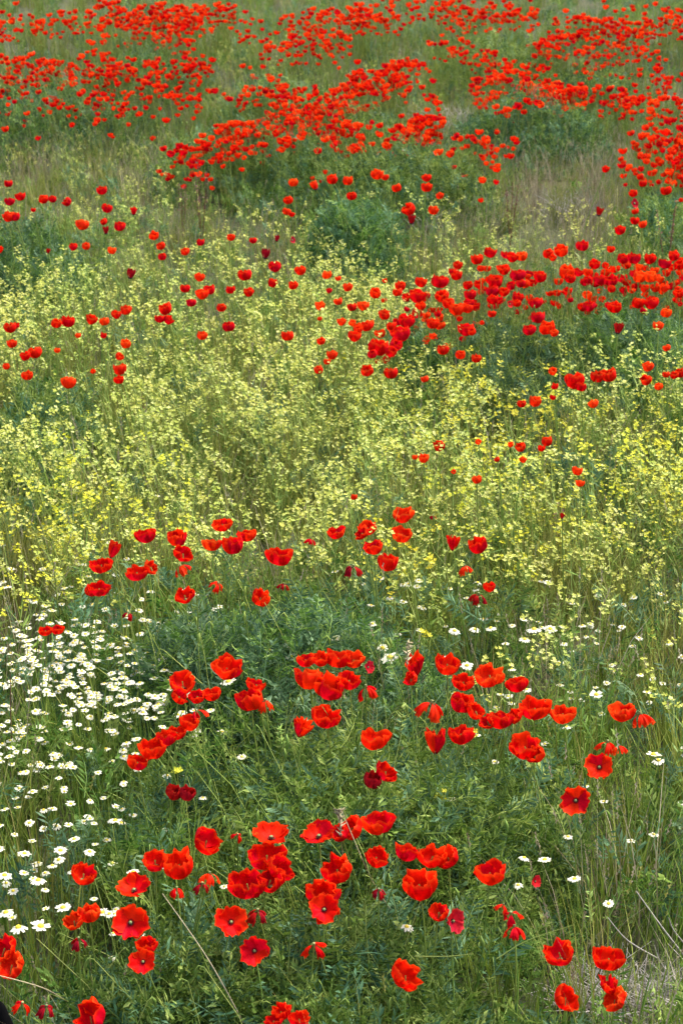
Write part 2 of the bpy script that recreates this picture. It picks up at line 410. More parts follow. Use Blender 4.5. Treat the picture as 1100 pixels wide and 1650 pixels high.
def lathe(acc, prof, sides, t, m=0):
    v = []; f = []
    for (rr, z) in prof:
        for k in range(sides):
            a = 6.283185 * k / sides; v.append((rr * math.cos(a), rr * math.sin(a), z))
    for i in range(len(prof) - 1):
        for k in range(sides):
            a0 = i * sides + k; a1 = i * sides + (k + 1) % sides; f += [(a0, a1, a1 + sides), (a0, a1 + sides, a0 + sides)]
    acc.add(v, f, t, m)
def pod_acc():
    a = Acc(); lathe(a, [(.0015, -.002), (.0045, .001), (.0058, .006), (.0052, .010), (.0066, .0108), (.0066, .0118), (.0002, .0128)], 9, .4); return a
def stamen_acc(seed=3):
    r = random.Random(seed); a = Acc()
    for k in range(34):
        q = r.uniform(0, 6.28); rr = r.uniform(.007, .0125); zt = r.uniform(.006, .012)
        p = np.array([math.cos(q) * .003, math.sin(q) * .003, 0]); e = np.array([math.cos(q) * rr, math.sin(q) * rr, zt]); s = np.array([-math.sin(q), math.cos(q), 0])
        strip(a, [p, e], [.0005, .0007], s, .5)
        a.add([e - s * .001, e + s * .001, e + (0, 0, .0018), e + np.array([math.cos(q), math.sin(q), 0]) * .001], [(0, 1, 2), (1, 3, 2), (3, 0, 2)], .9)
    return a
POD = pod_acc(); STA = stamen_acc()
POD_ME = POD.mesh('seed_pod', [M['pod']], True); STA_ME = STA.mesh('stamens', [M['stamen']])
FORMS = ['bowl', 'cup', 'open', 'wide', 'drop', 'tube', 'globe']
HALF = {'bowl': (1.38, 1.2), 'cup': (1.4, 1.2), 'open': (1.3, 1.15), 'wide': (1.3, 1.15), 'drop': (.55, .5), 'tube': (1.0, .9), 'globe': (1.4, 1.25)}
PETAL = {}
def petal_me(form, ring, k, mat):
    key = (form, ring, k, mat)
    if key not in PETAL:
        V, F, T, Mi = petal(hash((FORMS.index(form), ring, k)) % 1000, form, HALF[form][ring], z0=.001 * ring, R_=.044 - .003 * ring)
        PETAL[key] = to_mesh('petal', V, F, T, Mi, [M[mat]], True)
    return PETAL[key]
HEAD = {}
def head_arrays(form, k, coarse=True):
    acc = Acc(); r = random.Random(k * 13 + FORMS.index(form))
    for i in range(4):
        ring = i % 2
        V, F, T, Mi = petal(k * 31 + i * 7, form, HALF[form][ring], nu=6, nv=4, z0=.001 * ring, R_=.044 - .003 * ring)
        a = i * 1.5708 + r.uniform(-.2, .2); c, s = math.cos(a), math.sin(a)
        V = V @ np.array([[c, s, 0], [-s, c, 0], [0, 0, 1]]); acc.add(V, F, T, 0)
    lathe(acc, [(.002, 0), (.0055, .005), (.0062, .011), (.0002, .0125)], 6, .5, 1)
    lathe(acc, [(.007, .004), (.0115, .009), (.007, .0085)], 8, .5, 2)
    return acc
def head_me(form, k, mat):
    if (form, k, mat) not in HEAD:
        HEAD[(form, k, mat)] = head_arrays(form, k).mesh('flower_head', [M[mat], M['pod'], M['stamen']], True)
    return HEAD[(form, k, mat)]
# unit stems: tip at (ox, oy, 1)
STEMS = []
for k in range(8):
    r = random.Random(50 + k); ox, oy = r.uniform(-.22, .22), r.uniform(-.2, .2); sx, sy = r.uniform(-.08, .08), r.uniform(-.08, .08); acc = Acc()
    pts = [(ox * q ** 1.6 + sx * math.sin(q * 3.14), oy * q ** 1.6 + sy * math.sin(q * 3.14), q) for q in (0, .2, .4, .6, .8, .93, 1)]
    tube(acc, pts, [.0052, .005, .0046, .0042, .0038, .0036, .0036], 5, [.3 + .06 * i for i in range(7) for _ in range(5)])
    STEMS.append((acc.mesh('stem', [M['stem']], True), (ox, oy)))

WIDTH = {}
for f_ in FORMS:
    V_ = petal(5, f_, HALF[f_][0], R_=.041)[0]; WIDTH[f_] = 2.0 * float(np.hypot(V_[:, 0], V_[:, 1]).max())
WIDTH['drop'] = .04; WIDTH['tube'] = max(WIDTH['tube'], .04)
def make_poppy(px, py, wpx, kind, h, label, group, near=True, rs=0):
    """one poppy, its head where the photograph shows it; kinds: b bowl, c closed cup, o open to the viewer, f flat, t tilted,
    d dark (backlit shade painted in, wilted heads too), w torn scrap, s slim; a capital letter is the orange red sort"""
    r = random.Random(int(px * 7 + py * 13) + rs)
    x, y, z = at(px, py, h)
    sc = wpx / ppm(x, y, z) / .070
    low = kind.lower(); mat = 'orange' if kind.isupper() else ('maroon' if low == 'd' else ('pink' if low == 'p' else 'red'))
    form = {'b': 'bowl', 'c': 'cup', 'o': 'open', 'f': 'wide', 't': 'bowl', 'd': 'drop', 'w': 'drop', 's': 'tube', 'p': 'open'}[low]
    if low == 'd' and wpx > 24: form = 'cup'
    if form == 'drop' and not near: form = 'globe' if low == 'w' else 'tube'
    if form in ('bowl', 'cup') and not near: form = 'globe'
    sc = wpx * (1.07 if near else 1) / ppm(x, y, z) / (WIDTH[form] * (1.0 if form not in ('drop', 'tube') else 1.05))
    face = math.atan2(-y, -x)                       # direction to the viewer on the ground
    tilt, az = {'b': (r.uniform(.0, .3), r.uniform(0, 6.28)), 'c': (r.uniform(0, .3), r.uniform(0, 6.28)), 'o': (r.uniform(.75, 1.0), face + r.uniform(-.25, .25)),
                'f': (r.uniform(0, .35), r.uniform(0, 6.28)), 't': (r.uniform(.5, .8), face + random.Random(px).choice([-1.2, 1.2])), 'd': (r.uniform(0, .3), 0),
                'w': (r.uniform(0, .6), r.uniform(0, 6.28)), 's': (r.uniform(0, .5), r.uniform(0, 6.28)), 'p': (1.2, face + .9)}[low]
    k = r.randrange(len(STEMS)); sm, (ox, oy) = STEMS[k]; rz = r.uniform(0, 6.28)
    c, s = math.cos(rz), math.sin(rz); tx, ty = (ox * c - oy * s) * h, (ox * s + oy * c) * h
    bx, by = x - tx, y - ty; bz = float(gz(bx, by)); hh = z - bz
    tx2, ty2 = x - bx, y - by
    root = empty('poppy', (bx, by, bz - .01), rz, 1.0)
    tag(root, label, 'poppy', group)
    st = link('stem', sm, root, (0, 0, 0), (0, 0, 0), h); st.scale = (h, h, hh + .01)
    # head: local tip
    axis = Vector((math.cos(az - rz) * math.sin(tilt), math.sin(az - rz) * math.sin(tilt), math.cos(tilt)))
    q = axis.to_track_quat('Z', 'Y')
    tip = Vector((ox * h, oy * h, hh + .01))
    zoff = .5 * .04 * sc
    tip_h = tip - axis * (zoff if form in ('bowl', 'cup', 'tube', 'globe') else 0)
    spin = r.uniform(0, 6.28)
    if near:
        n = 4 if form != 'drop' else r.choice([3, 4])
        for i in range(n):
            ring = i % 2
            e = (q @ Euler((r.uniform(-.08, .08), r.uniform(-.1, .1), spin + i * 6.283 / n + r.uniform(-.15, .15))).to_quaternion()).to_euler()
            link('petal', petal_me(form, ring, r.randrange(5), mat), root, tip_h, e, sc * r.uniform(.93, 1.05))
        link('seed_pod', POD_ME, root, tip_h, q.to_euler(), min(sc, 1.2) * .6)
        if form in ('open', 'wide', 'bowl', 'cup'): link('stamens', STA_ME, root, tip_h, q.to_euler(), min(sc, 1.2) * .65)
    else:
        e = (q @ Euler((0, 0, spin)).to_quaternion()).to_euler()
        link('flower_head', head_me(form, r.randrange(4), mat), root, tip_h, e, sc)
    return root

# ------------------------------------------------------------------ the ground
xs = np.concatenate([[-300, -120, -50, -25, -15], np.linspace(-9, 9, 91), [15, 25, 50, 120, 300]])
ys = np.concatenate([[-300, -100, -30, -8], np.linspace(0, 34, 140), [45, 70, 120, 250, 600]])
X, Y = np.meshgrid(xs, ys); Z = gz(X, Y)
V = np.stack([X, Y, Z], -1).reshape(-1, 3); nx_ = len(xs); F = []
for j in range(len(ys) - 1):
    a = j * nx_ + np.arange(nx_ - 1)
    F.append(np.stack([a, a + 1, a + nx_ + 1], -1)); F.append(np.stack([a, a + nx_ + 1, a + nx_], -1))
F = np.concatenate(F)
gme = to_mesh('ground', V, F, np.zeros(len(V)), np.zeros(len(F)), [ground_mat()], True)
tag(link('ground', gme), kind='structure')

# ------------------------------------------------------------------ where things grow (maps over the meadow, read at knee height)
def box(px, py, x0, y0, x1, y1, s=25.):
    sg = lambda q: 1 / (1 + np.exp(-np.clip(q, -40, 40)))
    return sg((px - x0) / s * 2) * sg((x1 - px) / s * 2) * sg((py - y0) / s * 2) * sg((y1 - py) / s * 2)
def blob(px, py, cx, cy, rx, ry):
    return np.exp(-(((px - cx) / rx) ** 2 + ((py - cy) / ry) ** 2) ** 1.5)
def clump_noise(x, y, f=1.7, seed=0.):
    return (np.sin(x * f * 2.1 + seed + 1.7 * np.sin(y * f + seed)) + np.sin(y * f * 1.7 - 1.3 * np.sin(x * f * 1.3 + seed * 2))) / 4 + .5

def cand(dens, y0=3.1, y1=30.0, fall=8.0, seed=0):
    """random points over the meadow, thinner with distance"""
    r = np.random.default_rng(seed); out = []
    edges = np.linspace(y0, y1, 28)
    for a, b in zip(edges[:-1], edges[1:]):
        m = (a + b) / 2; hw = .21 * m + .85; d = dens * min(1, fall / m)
        n = int(d * 2 * hw * (b - a))
        out.append(np.stack([r.uniform(-hw, hw, n), r.uniform(a, b, n)], -1))
    P = np.concatenate(out); x, y = P[:, 0], P[:, 1]
    return x, y, gz(x, y), r
def maps(x, y, h=.3):
    px, py = proj(x, y, gz(x, y) + h)
    g = {}
    nz = clump_noise(x, y, 2.2, 1.0); nz2 = clump_noise(x, y, 5.0, 4.0)
    mus = box(px, py, -400, 425, 1500, 850, 35) * (.66 + .4 * nz)
    mus *= 1 - .95 * box(px, py, 690, 395, 1500, 570, 25)
    mus *= 1 - .75 * blob(px, py, 90, 650, 110, 60)
    mus *= 1 - .8 * blob(px, py, 440, 770, 90, 60) * .6
    mus += .55 * box(px, py, -300, 840, 150, 960, 20) + .75 * box(px, py, 560, 800, 1500, 930, 30) * (.3 + nz) + .20 * box(px, py, 780, 880, 1500, 1120, 30) * nz
    mus += .30 * box(px, py, 180, 300, 900, 440, 30) + .34 * box(px, py, -300, 190, 280, 320, 20) + .20 * box(px, py, 700, 290, 1010, 400, 30)
    mus += .4 * blob(px, py, 420, 80, 80, 45) + .3 * blob(px, py, 640, 90, 70, 30) + .3 * box(px, py, -300, 395, 120, 480, 20)
    mus *= 1 - .8 * inside(x, y, .95) * (py < 1000)
    g['mustard'] = np.clip(mus, 0, 1)
    g['yellowish'] = np.clip(.75 * box(px, py, -300, 760, 240, 1000, 40) + .8 * box(px, py, 620, 640, 1500, 860, 50) + .3 * box(px, py, 950, 0, 1500, 110, 20), 0, 1)
    dry = .85 * box(px, py, -300, 175, 260, 265, 20) * (.4 + .8 * nz) + .9 * box(px, py, 760, 195, 1010, 345, 30) + .6 * blob(px, py, 60, 430, 110, 35) + .8 * blob(px, py, 1080, 1610, 100, 40)
    dry += .5 * blob(px, py, 300, 280, 70, 60) + .6 * blob(px, py, 660, 350, 60, 25) + .15 * box(px, py, 780, 850, 1500, 1060, 40) * nz2 + .5 * blob(px, py, 1040, 190, 70, 45) + .3 * box(px, py, -300, 840, 60, 1020, 20) + .12
    g['dry'] = np.clip(dry, 0, 1)
    gr = .0 * px
    for (cx, cy, rx, ry) in GREEN: gr = np.maximum(gr, blob(px, py, cx, cy, rx, ry))
    g['green'] = gr
    da = .95 * box(px, py, -200, 985, 300, 1235, 70) * (.25 + .95 * nz2) + .35 * box(px, py, 60, 1020, 340, 1150, 30) * nz2 + .04 * box(px, py, -200, 1200, 230, 1330, 30) * (1 - .6 * box(px, py, 200, 1150, 330, 1260, 15)) * (1 - .5 * box(px, py, 90, 960, 400, 1030, 15))
    da += .10 * box(px, py, -200, 1290, 240, 1500, 25) + .085 * box(px, py, 560, 930, 1150, 1140, 20) + .018 * box(px, py, 760, 1140, 1150, 1500, 20) + .03 * box(px, py, 380, 1010, 640, 1060, 10)
    g['daisy'] = da
    g['olive'] = np.clip(.25 + .6 * box(px, py, -400, 380, 1500, 900, 40) + .6 * blob(px, py, 960, 1490, 120, 80) + .3 * box(px, py, 780, 840, 1500, 1100, 40), 0, 1) * (1 - .75 * gr) * (1 - .6 * box(px, py, -300, 1000, 350, 1650, 40))
    return g, px, py
GREEN = [(70, 150, 130, 35), (390, 205, 180, 32), (650, 245, 160, 45), (850, 175, 120, 32), (580, 325, 80, 40), (50, 380, 110, 50), (940, 530, 200, 70),
         (100, 650, 130, 60), (500, 960, 400, 80), (650, 1200, 430, 120), (450, 1500, 430, 200), (1060, 330, 60, 60), (120, 1330, 200, 80), (800, 60, 120, 30), (450, 130, 90, 30), (980, 1080, 170, 80), (1000, 1250, 170, 110)]

CLUMPS = [
    (450, 1385, 400, 0.5, 0.38, 'broad green foliage mound under the nearest poppies at the bottom', 6520, 0.25, 1),
    (880, 1590, 150, 0.16, 0.26, 'small leafy tuft beside the dry brush under four red poppies', 1086, 0.3, 2),
    (600, 1110, 330, 0.45, 0.42, 'bushy green mound under the long red row behind the nearest mound', 5589, 0.25, 3),
    (300, 1190, 110, 0.25, 0.28, 'low green mound beside the daisies under the slanting red chain', 1552, 0.35, 13),
    (470, 905, 330, 0.48, 0.42, 'grey green poppy mound between the yellow flowers and the long red row', 4320, 0.6, 4),
    (830, 462, 150, 0.62, 0.48, 'dark green poppy mound at the left of the dense red bank', 3400, 0.55, 5),
    (1010, 440, 150, 0.66, 0.48, 'dark green poppy mound under the right end of the dense red bank', 3400, 0.5, 15),
    (680, 505, 90, 0.35, 0.42, 'small green mound under the reddest left end of the bank', 1300, 0.4, 16),
    (90, 600, 120, 0.45, 0.42, 'green clump at the left edge of the yellow flowers', 2025, 0.4, 6),
    (50, 325, 120, 0.5, 0.46, 'green poppy clump at the left edge above the bare twigs', 1890, 0.5, 7),
    (575, 282, 85, 0.5, 0.46, 'round dark green clump with few poppies along its top', 2025, 0.5, 8),
    (640, 205, 175, 0.6, 0.46, 'wide bright green mound without flowers on its front face', 2970, 0.3, 9),
    (385, 170, 150, 0.6, 0.42, 'low green bank left of the wide bright mound', 2565, 0.35, 10),
    (850, 130, 140, 0.6, 0.46, 'dark green mound topped by a line of orange red poppies', 2700, 0.5, 11),
    (90, 105, 190, 0.7, 0.44, 'far dark green mound dotted red near the top left corner', 2565, 0.5, 12),
    (1060, 290, 60, 0.5, 0.34, 'green poppy clump at the right edge below the dry grass', 1080, 0.4, 14),
    (470, 190, 95, 0.5, 0.44, 'dark green mound below the thick far red band in the middle', 1100, 0.3, 21),
    (450, 95, 110, 0.7, 0.44, 'far green mound behind the middle red bands', 1100, 0.3, 22),
    (800, 30, 110, 0.8, 0.46, 'far green mound under the topmost red band right of centre', 1100, 0.2, 23),
    (240, 55, 110, 0.7, 0.44, 'far green mound between two red bands at the upper left', 1000, 0.3, 24),
    (950, 78, 80, 0.6, 0.42, 'far dark green mound between scattered poppies at the upper right', 800, 0.4, 25),
    (590, 150, 100, 0.6, 0.42, 'far green mound among poppies behind the wide bright mound', 900, 0.3, 26),
]
ELL = []
for (a, b, c, d, e, *_r) in CLUMPS:
    X_, Y_, Z_ = at(a, b, e); ELL.append((X_, Y_ - d * .72, c / ppm(X_, Y_, Z_), d))
def inside(x, y, k=1.0):
    """True where a point lies under one of the foliage mounds"""
    m = np.zeros(len(x), bool)
    for X_, Y_, rx, ry in ELL: m |= ((x - X_) / rx / k) ** 2 + ((y - Y_) / ry / k) ** 2 < 1
    return m

# grass
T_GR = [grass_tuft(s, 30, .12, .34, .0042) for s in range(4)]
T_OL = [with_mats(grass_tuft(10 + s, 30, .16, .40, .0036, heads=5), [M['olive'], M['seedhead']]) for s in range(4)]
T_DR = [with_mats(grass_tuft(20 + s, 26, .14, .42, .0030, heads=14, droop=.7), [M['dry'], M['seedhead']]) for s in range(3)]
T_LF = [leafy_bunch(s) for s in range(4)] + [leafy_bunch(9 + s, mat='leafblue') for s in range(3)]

def lay(name, meshes, x, y, z, r, label, s0=.75, s1=1.25, tilt=.15):
    n = len(x); E = np.stack([r.uniform(-tilt, tilt, n), r.uniform(-tilt, tilt, n), r.uniform(0, 6.28, n)], -1)
    far = (1 - np.clip((y - 8.5) / 6, 0, .32)) if 'grass' in name or 'cover' in name else (1 - np.clip((y - 8.5) / 9, 0, .42) if 'wild' in name else 1.0)
    scatter(name, meshes, np.stack([x, y, z], -1), E, r.uniform(s0, s1, n) * far, r.integers(0, len(meshes), n), label)

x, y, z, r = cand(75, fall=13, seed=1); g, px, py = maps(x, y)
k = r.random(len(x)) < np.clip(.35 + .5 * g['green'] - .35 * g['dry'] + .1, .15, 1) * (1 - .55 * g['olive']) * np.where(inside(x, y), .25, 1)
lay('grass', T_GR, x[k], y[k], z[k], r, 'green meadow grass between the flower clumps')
x, y, z, r = cand(75, fall=13, seed=2); g, px, py = maps(x, y)
k = r.random(len(x)) < np.maximum(g['olive'] * np.where(py < 185, .8, 1), .35 * ((py < 420) & (py > 185))) * .9 * np.where(inside(x, y), .12, 1)
lay('olive_grass', T_OL, x[k], y[k], z[k], r, 'yellowish olive grass under and around the yellow flowers')
x, y, z, r = cand(70, seed=3); g, px, py = maps(x, y)
k = r.random(len(x)) < (g['dry'] * .8 + .06 * (py < 420)) * np.where(inside(x, y), .15, 1)
lay('dry_grass', T_DR, x[k], y[k], z[k], r, 'dry straw coloured grass with brownish seed heads')
x, y, z, r = cand(110, fall=12, seed=4); g, px, py = maps(x, y)
k = r.random(len(x)) < np.clip(.30 + .6 * g['green'] - .3 * g['dry'] + .05 * (py < 190), .05, 1)
lay('leafy_ground_cover', T_LF, x[k], y[k], z[k], r, 'feathery green and grey green leaves covering the ground', .7, 1.15, .3)

# ------------------------------------------------------------------ poppy foliage clumps
def foliage_clump(px, crest, halfpx, ry, h, label, n, blue=.3, seed=0, grp='green poppy clumps'):
    r = np.random.default_rng(900 + seed)
    cx, cy, cz = at(px, crest, h); rx = halfpx / ppm(cx, cy, cz); cy -= ry * .72
    g0 = float(gz(cx, cy)); root = empty('poppy_foliage_clump', (cx, cy, g0)); tag(root, label, 'plant', grp)
    for part, mat, share in (('leaves', 'leaf', 1 - blue), ('leaves', 'leafblue', blue)):
        m = int(n * share / len(SPRIGS)); acc = Acc()
        for tm in SPRIGS:
            a = r.uniform(0, 6.283, m); q = np.sqrt(r.random(m)) * (1 + .10 * np.sin(3 * a + seed) + .07 * np.sin(5 * a + 2 * seed))
            lx, ly = q * np.cos(a) * rx, q * np.sin(a) * ry
            top = h * np.clip(1 - q ** 2.6, 0.12, 1) ** .8 * (.80 + .36 * clump_noise(lx + cx, ly + cy, 7., seed)) - .10
            lz = np.maximum(top * r.uniform(.30, 1.04, m) ** .6, .0) + gz(lx + cx, ly + cy) - g0
            E = np.stack([r.normal(-.1, .55, m) - .35 * ly / ry, r.normal(0, .5, m) + .45 * lx / rx, r.uniform(0, 6.283, m)], -1)
            v, f, t, mm = replicate(tm, np.stack([lx, ly, lz], -1), E, r.uniform(.6, 1.15, m), r.uniform(-.3, .3, m))
            acc.add(v, f, t, 0)
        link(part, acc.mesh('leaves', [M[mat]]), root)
    acc = Acc()
    for i in range(int(70 * rx * ry * 6) + 10):
        a = r.uniform(0, 6.28); q = math.sqrt(r.random()); bx, by = q * math.cos(a) * rx, q * math.sin(a) * ry
        b = r.uniform(0, 6.28); ln = r.uniform(.05, .22); hh = h * r.uniform(.75, 1.18) * (1 - .5 * q ** 4)
        z0 = float(gz(bx + cx, by + cy)) - g0; d = np.array([math.cos(b), math.sin(b), 0])
        pts = [np.array([bx, by, z0]) + d * ln * s * s + (0, 0, hh * s) for s in (0, .35, .7, 1)]
        tube(acc, pts, [.0016, .0015, .0012, .0008], 3, r.uniform(.3, 1))
        if r.random() < .35: # drooping bud
            e = pts[-1] + d * .012; tube(acc, [pts[-1], e + (0, 0, .006), e + d * .006 - (0, 0, .006), e + d * .008 - (0, 0, .022)], [.001, .0015, .0042, .0015], 5, .4)
    link('stems', acc.mesh('stems', [M['stem']]), root)
    return root
for a in CLUMPS: foliage_clump(*a)

NEAR_A = """
333 1355 50 t|tilted red poppy at the upper left of the nearest mound
383 1345 14 w|slim red scrap of a bud between tilted and topmost poppy
437 1352 60 f|flat topmost poppy of the central red heap
430 1378 60 b|domed poppy just under the flat topmost one of the heap
452 1400 48 t|poppy on the right flank of the central red heap
398 1424 66 b|broad poppy at the lower left of the central red heap
436 1418 50 b|poppy with dry straw across it low in the red heap
250 1386 44 b|red poppy half behind the large round one at left
289 1393 54 c|large round cupped poppy left of the central heap
135 1408 46 b|small round poppy among daisies at the left
217 1436 54 f|flat bowl poppy beside a pale stalk at the left
211 1487 58 o|open poppy with visible centre below the flat bowl
144 1470 38 C|tattered orange poppy above the dark wilted head, upper petals
120 1484 34 T|tattered orange poppy leaning left above the dark head
127 1513 20 d|dark maroon wilted head under the tattered orange poppy
236 1523 32 c|upper half of a double poppy low on the left
231 1550 42 o|lower half of a double poppy low on the left
8 1528 44 t|upper poppy cut by the left edge
20 1555 48 T|lower orange lit poppy cut by the left edge
36 1617 22 w|tiny shrivelled red petal near the bottom left corner
75 1622 20 d|dark maroon drooping head near the bottom left corner
146 1638 60 t|poppy cut by the bottom edge at the left
285 1432 18 w|small red scrap under the large round poppy
338 1408 22 W|broken orange red petals left of the central heap
326 1424 18 d|dark scrap left of the central heap
372 1486 52 o|open round poppy facing out, left of two in the centre
410 1532 46 o|open squarish poppy, lower right of the two in the centre
415 1468 24 d|small dark wilted poppy below the central heap
514 1349 52 f|wide poppy at the left of the upper right group
548 1342 34 t|poppy behind the pale spike in the upper right group
567 1334 42 t|dull poppy behind the rightmost of the upper group
609 1324 54 b|highest poppy at the right of the upper group
543 1401 50 c|cupped poppy directly above the tall open one
519 1440 54 c|tall back petals above an open poppy in the centre
522 1466 50 o|large open poppy with dark heart in the centre
506 1523 26 w|small shrivelled red flower right of the open pair
453 1630 30 c|upper small poppy of the cut group at the bottom edge
482 1642 34 b|right small poppy of the cut group at the bottom edge
441 1645 30 b|left small poppy of the cut group at the bottom edge
606 1381 42 b|small round poppy between two larger right hand groups
655 1372 42 b|left poppy of the pair above the broad cup
697 1380 48 b|middle poppy of the row above the broad cup
722 1382 40 t|ragged right end of the row above the broad cup
675 1425 56 c|broad cup shaped poppy under a row of three
610 1434 16 D|tiny dark red flower left of the broad cup
789 1406 54 b|heart shaped poppy standing alone right of the mound
707 1470 34 t|leaning red petal left of the pinkish poppy
728 1484 42 p|pinkish red poppy leaning open to the right
810 1458 16 W|topmost scrap in a chain of torn petals
823 1472 22 w|middle scrap in a chain of torn petals
828 1494 24 w|lowest scrap in a chain of torn petals
900 1535 52 b|upper left poppy of four beside the dry brush
980 1544 52 b|upper right poppy of four beside the dry brush
982 1592 34 s|twisted upright poppy beside the dry brush, upper petal
990 1611 44 T|orange lit lower petals of the twisted poppy
910 1608 48 t|flat dark hearted poppy lower left beside dry brush
653 1572 54 t|red poppy alone low in the right part of the mound
861 1420 20 p|small pinkish poppy hidden in grass right of the mound
"""
NEAR_B = """
366 1076 52 b|bowl poppy above a white daisy, left end of the row
294 1098 48 b|cupped poppy at the top of the left knot
289 1122 30 t|poppy directly below the cupped one of the left knot
318 1122 30 b|middle lower poppy of the left knot
342 1118 30 b|right poppy of the left knot with a daisy above
413 1103 30 b|upper poppy of a close pair right of the left knot
404 1126 44 c|lower poppy of a close pair right of the left knot
427 1129 20 W|small orange flower at the right of the close pair
316 1145 20 w|thin red link at the top of the slanting chain
305 1164 38 b|first poppy of the slanting chain, highest
285 1180 32 b|second poppy of the slanting chain
268 1187 34 c|third poppy of the slanting chain
245 1207 46 b|fourth poppy of the slanting chain, broadest
222 1228 36 b|last and lowest poppy of the slanting chain
281 1277 28 D|left half of the lone dark red poppy pair
302 1278 28 d|right half of the lone dark red poppy pair
492 1063 32 b|left poppy in the back row of the crowded crest
517 1061 34 b|second poppy in the back row of the crowded crest
545 1060 44 b|third poppy in the back row of the crowded crest
570 1063 36 B|orange poppy at the right back of the crowded crest
497 1092 44 c|left poppy in the middle of the crowded crest
530 1106 50 c|lowest broad cup of the crowded crest
562 1096 40 b|right cup in the middle of the crowded crest
590 1107 24 w|small scrap at the right foot of the crowded crest
592 1075 22 P|faded pink orange flower right of the crowded crest
525 1155 50 b|round poppy just under the crowded crest
487 1176 34 s|small poppy folded shut left of the round one
668 1074 36 s|tall folded poppy streaked with pale stripes
662 1094 26 t|dark lower petal of the folded striped poppy
720 1070 44 b|leftmost bowl of the right hand row
746 1099 38 b|poppy under the gap between the first two bowls
788 1088 50 B|wide orange rimmed bowl in the right hand row
832 1102 38 b|right end bowl of the upper right hand row
745 1132 40 c|red poppy on the shoulder below the right hand row
766 1146 32 t|poppy right behind the shoulder poppy
785 1162 30 t|ragged red poppy in the middle of the shoulder
806 1158 44 b|flat red poppy in the middle of the shoulder
828 1154 30 t|thin red poppy linking shoulder and wide bowls
861 1141 50 b|left one of two wide bowls at the right shoulder
906 1150 44 B|right one of two wide bowls with orange rim
1002 1146 46 B|orange rimmed poppy alone at the right
1031 1151 26 W|faded orange flower beside the lone right poppy
695 1133 32 W|faded orange flower left of the shoulder poppies
603 1190 50 b|round poppy on a bent pale stem mid mound
700 1197 38 s|left dark poppy of the pair under the shoulder
742 1183 46 b|right poppy of the pair under the shoulder
845 1203 54 b|large crumpled poppy at the right of the mound
862 1216 34 t|lower right lobe of the large crumpled poppy
621 1243 38 t|right bright petal of a dark poppy low mid mound
600 1256 34 d|dark left petal of the poppy low mid mound
965 1237 46 o|open poppy with pale centre at the right
927 1290 48 o|round open poppy under the one with pale centre
978 1196 22 W|left faint orange flower behind the open right poppy
996 1202 18 W|right faint orange flower behind the open right poppy
"""
NEAR_C = """
359 845 30 b|highest small poppy left of centre on the grey green mound
235 862 36 b|left high poppy of the grey green mound
285 866 33 c|round poppy next to the left high one
341 876 32 B|orange poppy left of the central touching trio
375 877 38 c|middle cup of the central touching trio
399 861 32 b|right raised poppy of the central touching trio
295 892 32 t|poppy under the round one, facing left
291 912 20 W|orange scrap under the left facing poppy
183 888 26 s|upper poppy of a leaning stack at the left
164 910 36 b|middle poppy of the leaning stack at the left
160 948 34 b|lower poppy at the foot of the leaning stack
145 953 20 t|dim petal beside the foot of the leaning stack
221 922 36 b|broad poppy right of the leaning stack
243 914 26 T|orange petal attached behind the broad poppy
452 895 46 b|large wide poppy in the middle of the grey green mound
298 959 34 b|low poppy with a yellow spot on the left rim
420 963 32 c|low cup shaped poppy left of a dim bud
351 940 16 W|faded orange bud above two low poppies
457 941 12 d|dim red bud right of the low cup
542 857 30 b|first poppy left of the central right cluster
500 868 12 w|tiny red fleck left of the central right cluster
208 988 13 d|dark red fleck above the daisies
74 1016 22 b|left poppy of a touching pair among the daisies
92 1014 22 b|right poppy of a touching pair among the daisies
649 829 36 B|topmost poppy of the central right cluster
592 850 32 b|upper left poppy of the central right cluster
583 859 24 t|small petal under the upper left poppy
602 881 34 b|middle left poppy of the central right cluster
625 905 36 c|lowest round poppy of the central right cluster
647 861 36 B|orange poppy under the topmost one
569 913 20 D|dim dark orange poppy left of the lowest round one
770 877 34 c|round poppy at the right end of the grey green mound
729 876 24 s|narrow poppy left of the right end poppy
748 912 16 W|faint orange scrap below the narrow poppy
788 945 20 c|small round poppy low at the right end
770 958 20 D|dim petal beside the small low round poppy
697 831 8 d|tiny dark bud above the right part of the mound
"""

REFS = [(float(l.split()[0]), float(l.split()[1]), l.split('|')[1]) for T_ in (NEAR_A, NEAR_B, NEAR_C) for l in T_.strip().splitlines()]
USED = set()
def beside(px, py, far=75, most=16, lead=3):
    """words that say where something grows by the nearest poppy one can find; None when taken or too far"""
    for d, x_, y_, lab in sorted((math.hypot(a - px, (b - py) * 1.2), a, b, l) for a, b, l in REFS):
        if d > far: return None
        h_, v_ = ('left' if px < x_ else 'right'), ('above' if py < y_ else 'below'); q_ = abs(px - x_) / (abs(py - y_) + .01)
        w = h_ + ' of' if q_ > 2.4 else 'just ' + v_ if q_ < .42 else v_ + ' and ' + h_ + ' of'
        if (w, lab) in USED or len(lab.split()) + 1 + len(w.split()) + lead > most: continue
        USED.add((w, lab)); return w + ' the ' + lab
    return None

